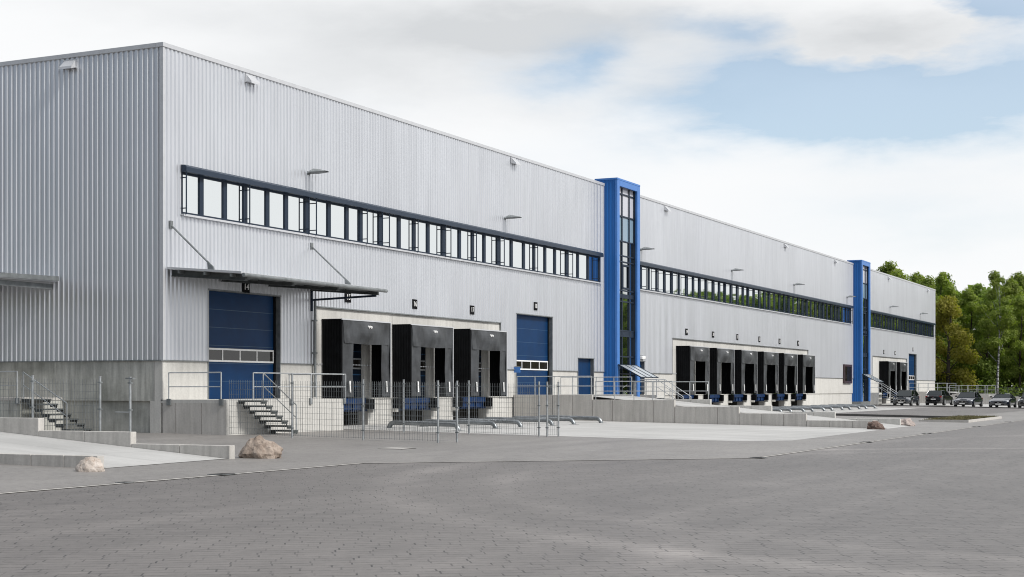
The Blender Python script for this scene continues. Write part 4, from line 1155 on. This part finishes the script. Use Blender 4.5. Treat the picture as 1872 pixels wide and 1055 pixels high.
for i in range(30000):
    y = r4.uniform(-100, 60); x = r4.uniform(228, 246); top = 19.6+2.2*mnoise.noise(Vector((y*.16, 3.1, 0)))+1.2*mnoise.noise(Vector((y*.5, 9.1, x*.1)))
    p = Vector((x, y, top*r4.random()**.8)); s = r4.uniform(.8, 1.8)
    nn = Vector((r4.uniform(-1.2,.2), r4.uniform(-1,1), r4.uniform(-.1,1))).normalized(); a = nn.orthogonal().normalized(); b = nn.cross(a)
    mb.quad(p+a*s*.5, p+b*s*.35, p-a*s*.5, p-b*s*.35)
o = obj('woodland', mb, M['leaf_d']); o['kind'] = 'stuff'
mb = MB(); r5 = random.Random(77)  # unseen tree mass behind the camera, added to darken the gable's low reflections
for i in range(14000):
    y = r5.uniform(-5, 170); x = -112+r5.uniform(-8, 8); top = 19+3*mnoise.noise(Vector((y*.09, 1.1, 0)))
    p = Vector((x, y, top*r5.random()**.7)); q = r5.uniform(1.0, 2.4)
    nn = Vector((r5.uniform(-.2,1.2), r5.uniform(-1,1), r5.uniform(-.1,1))).normalized(); a = nn.orthogonal().normalized(); b = nn.cross(a)
    mb.quad(p+a*q*.5, p+b*q*.4, p-a*q*.5, p-b*q*.4)
o = obj('woodland', mb, M['leaf_d']); o['kind'] = 'stuff'
t = thing('boundary_fence', 'thin dark wire fence with slim posts along the edge of the wood', 'fence', (164, -10, 0))
for y in range(-26, 1, 3):
    mb = MB(); mb.tube([(164, y, gz(y)-.1), (164, y, gz(y)+2.0)], .03, 6); obj('post', mb, M['galv_dull'], t)
mb = MB()
for z in (.1, .5, .9, 1.3, 1.7, 1.95): mb.tube([(164,-26,gz(-23)+z),(164,-23.75,-.38+z),(164,1,z)], .008, 4)
for k in range(180): y = -26+k*.15; mb.box(163.996, 164.004, y-.004, y+.004, gz(y)+.05, gz(y)+1.95)
obj('wire_mesh', mb, M['galv_dull'], t)

# ------------------------------------------------------------------ sky, sun, camera
SUN_AZ = Vector((-.10, -1.0)).normalized(); SUN_EL = R(42)
w = bpy.data.worlds.new('World'); scene.world = w; w.use_nodes = True
nt = w.node_tree; nt.nodes.clear()
out = N(nt, 'ShaderNodeOutputWorld')
sky = N(nt, 'ShaderNodeTexSky', sky_type='NISHITA'); sky.sun_disc = False; sky.sun_elevation = SUN_EL; sky.sun_rotation = math.atan2(SUN_AZ.x, SUN_AZ.y)
sky.air_density = 1.0; sky.dust_density = 1.5; sky.ozone_density = 1.5
bg1 = N(nt, 'ShaderNodeBackground'); bg1.inputs[1].default_value = .15; nt.links.new(mixc(nt, 1, sky.outputs[0], (.80, .98, 1.04), 'MULTIPLY'), bg1.inputs[0])
tc = N(nt, 'ShaderNodeTexCoord'); sx = N(nt, 'ShaderNodeSeparateXYZ'); nt.links.new(tc.outputs['Generated'], sx.inputs[0])
az = mathn(nt, 'MULTIPLY', mathn(nt, 'ARCTAN2', sx.outputs[1], sx.outputs[0]), 180/math.pi)
el = mathn(nt, 'MULTIPLY', mathn(nt, 'ARCSINE', sx.outputs[2]), 180/math.pi)
n1 = noise(nt, tc.outputs['Generated'], 14, 7, .6, .4)
mp = N(nt, 'ShaderNodeMapping'); mp.inputs['Scale'].default_value = (1, 1, 3.2); nt.links.new(tc.outputs['Generated'], mp.inputs[0])
n2 = noise(nt, mp.outputs[0], 9, 7, .58, .3)
n3 = noise(nt, mp.outputs[0], 3.2, 6, .55, .3)
wob = N(nt, 'ShaderNodeTexNoise'); inp(wob, Scale=10, Detail=5, Roughness=.6); nt.links.new(mp.outputs[0], wob.inputs['Vector'])
ws = N(nt, 'ShaderNodeSeparateColor'); nt.links.new(wob.outputs[1], ws.inputs[0])
az2 = mathn(nt, 'ADD', az, mathn(nt, 'MULTIPLY', mathn(nt, 'SUBTRACT', ws.outputs[0], .5), 5.0))
el2 = mathn(nt, 'ADD', el, mathn(nt, 'MULTIPLY', mathn(nt, 'SUBTRACT', ws.outputs[1], .5), 2.4))
F_, CX_, HY_, HEAD = 2773., 936., 711., 25.81
def blob(px, py, dx, dy, amp):
    s = (px-CX_)/F_; a0 = HEAD-math.degrees(math.atan(s)); e0 = math.degrees(math.atan((HY_-py)/F_/math.sqrt(1+s*s)))
    da = math.degrees(dx/F_); de = math.degrees(dy/F_)
    u = mathn(nt, 'DIVIDE', mathn(nt, 'SUBTRACT', az2, a0), da); v = mathn(nt, 'DIVIDE', mathn(nt, 'SUBTRACT', el2, e0), de)
    q = mathn(nt, 'ADD', mathn(nt, 'MULTIPLY', u, u), mathn(nt, 'MULTIPLY', v, v))
    return mathn(nt, 'MULTIPLY', mathn(nt, 'POWER', 2.718, mathn(nt, 'MULTIPLY', q, -1)), amp)
def total(bl):
    s = blob(*bl[0])
    for b in bl[1:]: s = mathn(nt, 'ADD', s, blob(*b))
    return s
blue = total([(1075,118,70,42,.9), (985,150,80,30,.45), (1400,125,120,40,.95), (1540,190,260,62,1.1), (1780,175,230,75,1.5), (1850,10,100,55,2.4), (1345,50,130,26,.8), (1290,205,170,45,.55),
              (1655,60,175,44,-1.9), (1500,140,60,20,-.2), (1740,400,260,55,.3), (1030,310,140,45,.14), (640,190,120,25,.08)])
bm_ = mathn(nt, 'MULTIPLY', mathn(nt, 'MULTIPLY', blue, mathn(nt, 'SUBTRACT', mathn(nt, 'MULTIPLY', n2, 2.6), .35), True), .62)
grey = total([(1650,75,200,50,.85), (1150,50,330,60,.72), (800,55,330,80,.72), (620,150,300,50,.36), (1240,160,130,50,.5), (300,10,260,40,.30), (1000,200,200,40,.2), (1700,330,260,40,.08)])
gm = mathn(nt, 'MULTIPLY', grey, mathn(nt, 'ADD', mathn(nt, 'MULTIPLY', n2, 1.1), .45), True)
view = mixc(nt, gm, (1.0, 1.01, 1.02), (.70, .72, .74))
gen = mixc(nt, ramp(nt, n3, [(.35, 0), (.68, 1)]), (1.02, 1.03, 1.05), (.66, .69, .74))
# away from the part of sky in the picture the cloud is uneven too
hi = mathn(nt, 'MULTIPLY', mathn(nt, 'SUBTRACT', el, 14), .08, True)
cl0 = mixc(nt, hi, view, gen)
# unseen sky at the left rear, dimmed and cooled to darken the gable
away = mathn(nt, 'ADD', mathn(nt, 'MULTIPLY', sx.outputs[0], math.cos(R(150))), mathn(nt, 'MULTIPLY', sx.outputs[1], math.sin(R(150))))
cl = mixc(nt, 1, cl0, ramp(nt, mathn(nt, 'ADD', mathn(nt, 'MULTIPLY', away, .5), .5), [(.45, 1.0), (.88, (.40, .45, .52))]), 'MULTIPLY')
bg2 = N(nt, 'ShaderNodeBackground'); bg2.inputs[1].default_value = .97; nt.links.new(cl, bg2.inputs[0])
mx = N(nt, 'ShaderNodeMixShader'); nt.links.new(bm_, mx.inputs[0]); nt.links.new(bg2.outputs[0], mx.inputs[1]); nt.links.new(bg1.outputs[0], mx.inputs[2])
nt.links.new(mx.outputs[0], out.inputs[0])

ld_ = bpy.data.lights.new('sun', 'SUN'); ld_.energy = 3.3; ld_.angle = R(12); ld_.color = (1, .97, .93)
so = bpy.data.objects.new('sun', ld_); col.objects.link(so)
d = Vector((SUN_AZ.x*math.cos(SUN_EL), SUN_AZ.y*math.cos(SUN_EL), math.sin(SUN_EL)))
so.rotation_euler = d.to_track_quat('Z', 'Y').to_euler(); so.location = (0, -60, 80)

cam = bpy.data.cameras.new('camera'); co = bpy.data.objects.new('camera', cam); col.objects.link(co)
co.location = (-45.2, -36.3, 1.65)
head = math.atan2(.4354, .9003)
co.rotation_euler = (R(90), 0, head-R(90))
cam.sensor_fit = 'HORIZONTAL'; cam.sensor_width = 36; cam.lens = 36*2773/1872; cam.shift_y = (711-527.5)/1872
cam.clip_start = .1; cam.clip_end = 6000
scene.camera = co
vs = scene.view_settings; vs.view_transform = 'Standard'; vs.look = 'None'; vs.exposure = 0; vs.gamma = 1
scene.cycles.max_bounces = 8; scene.cycles.diffuse_bounces = 5
scene.cycles.use_denoising = True
scene.cycles.pixel_filter_type = 'BLACKMAN_HARRIS'; scene.cycles.filter_width = 1.05
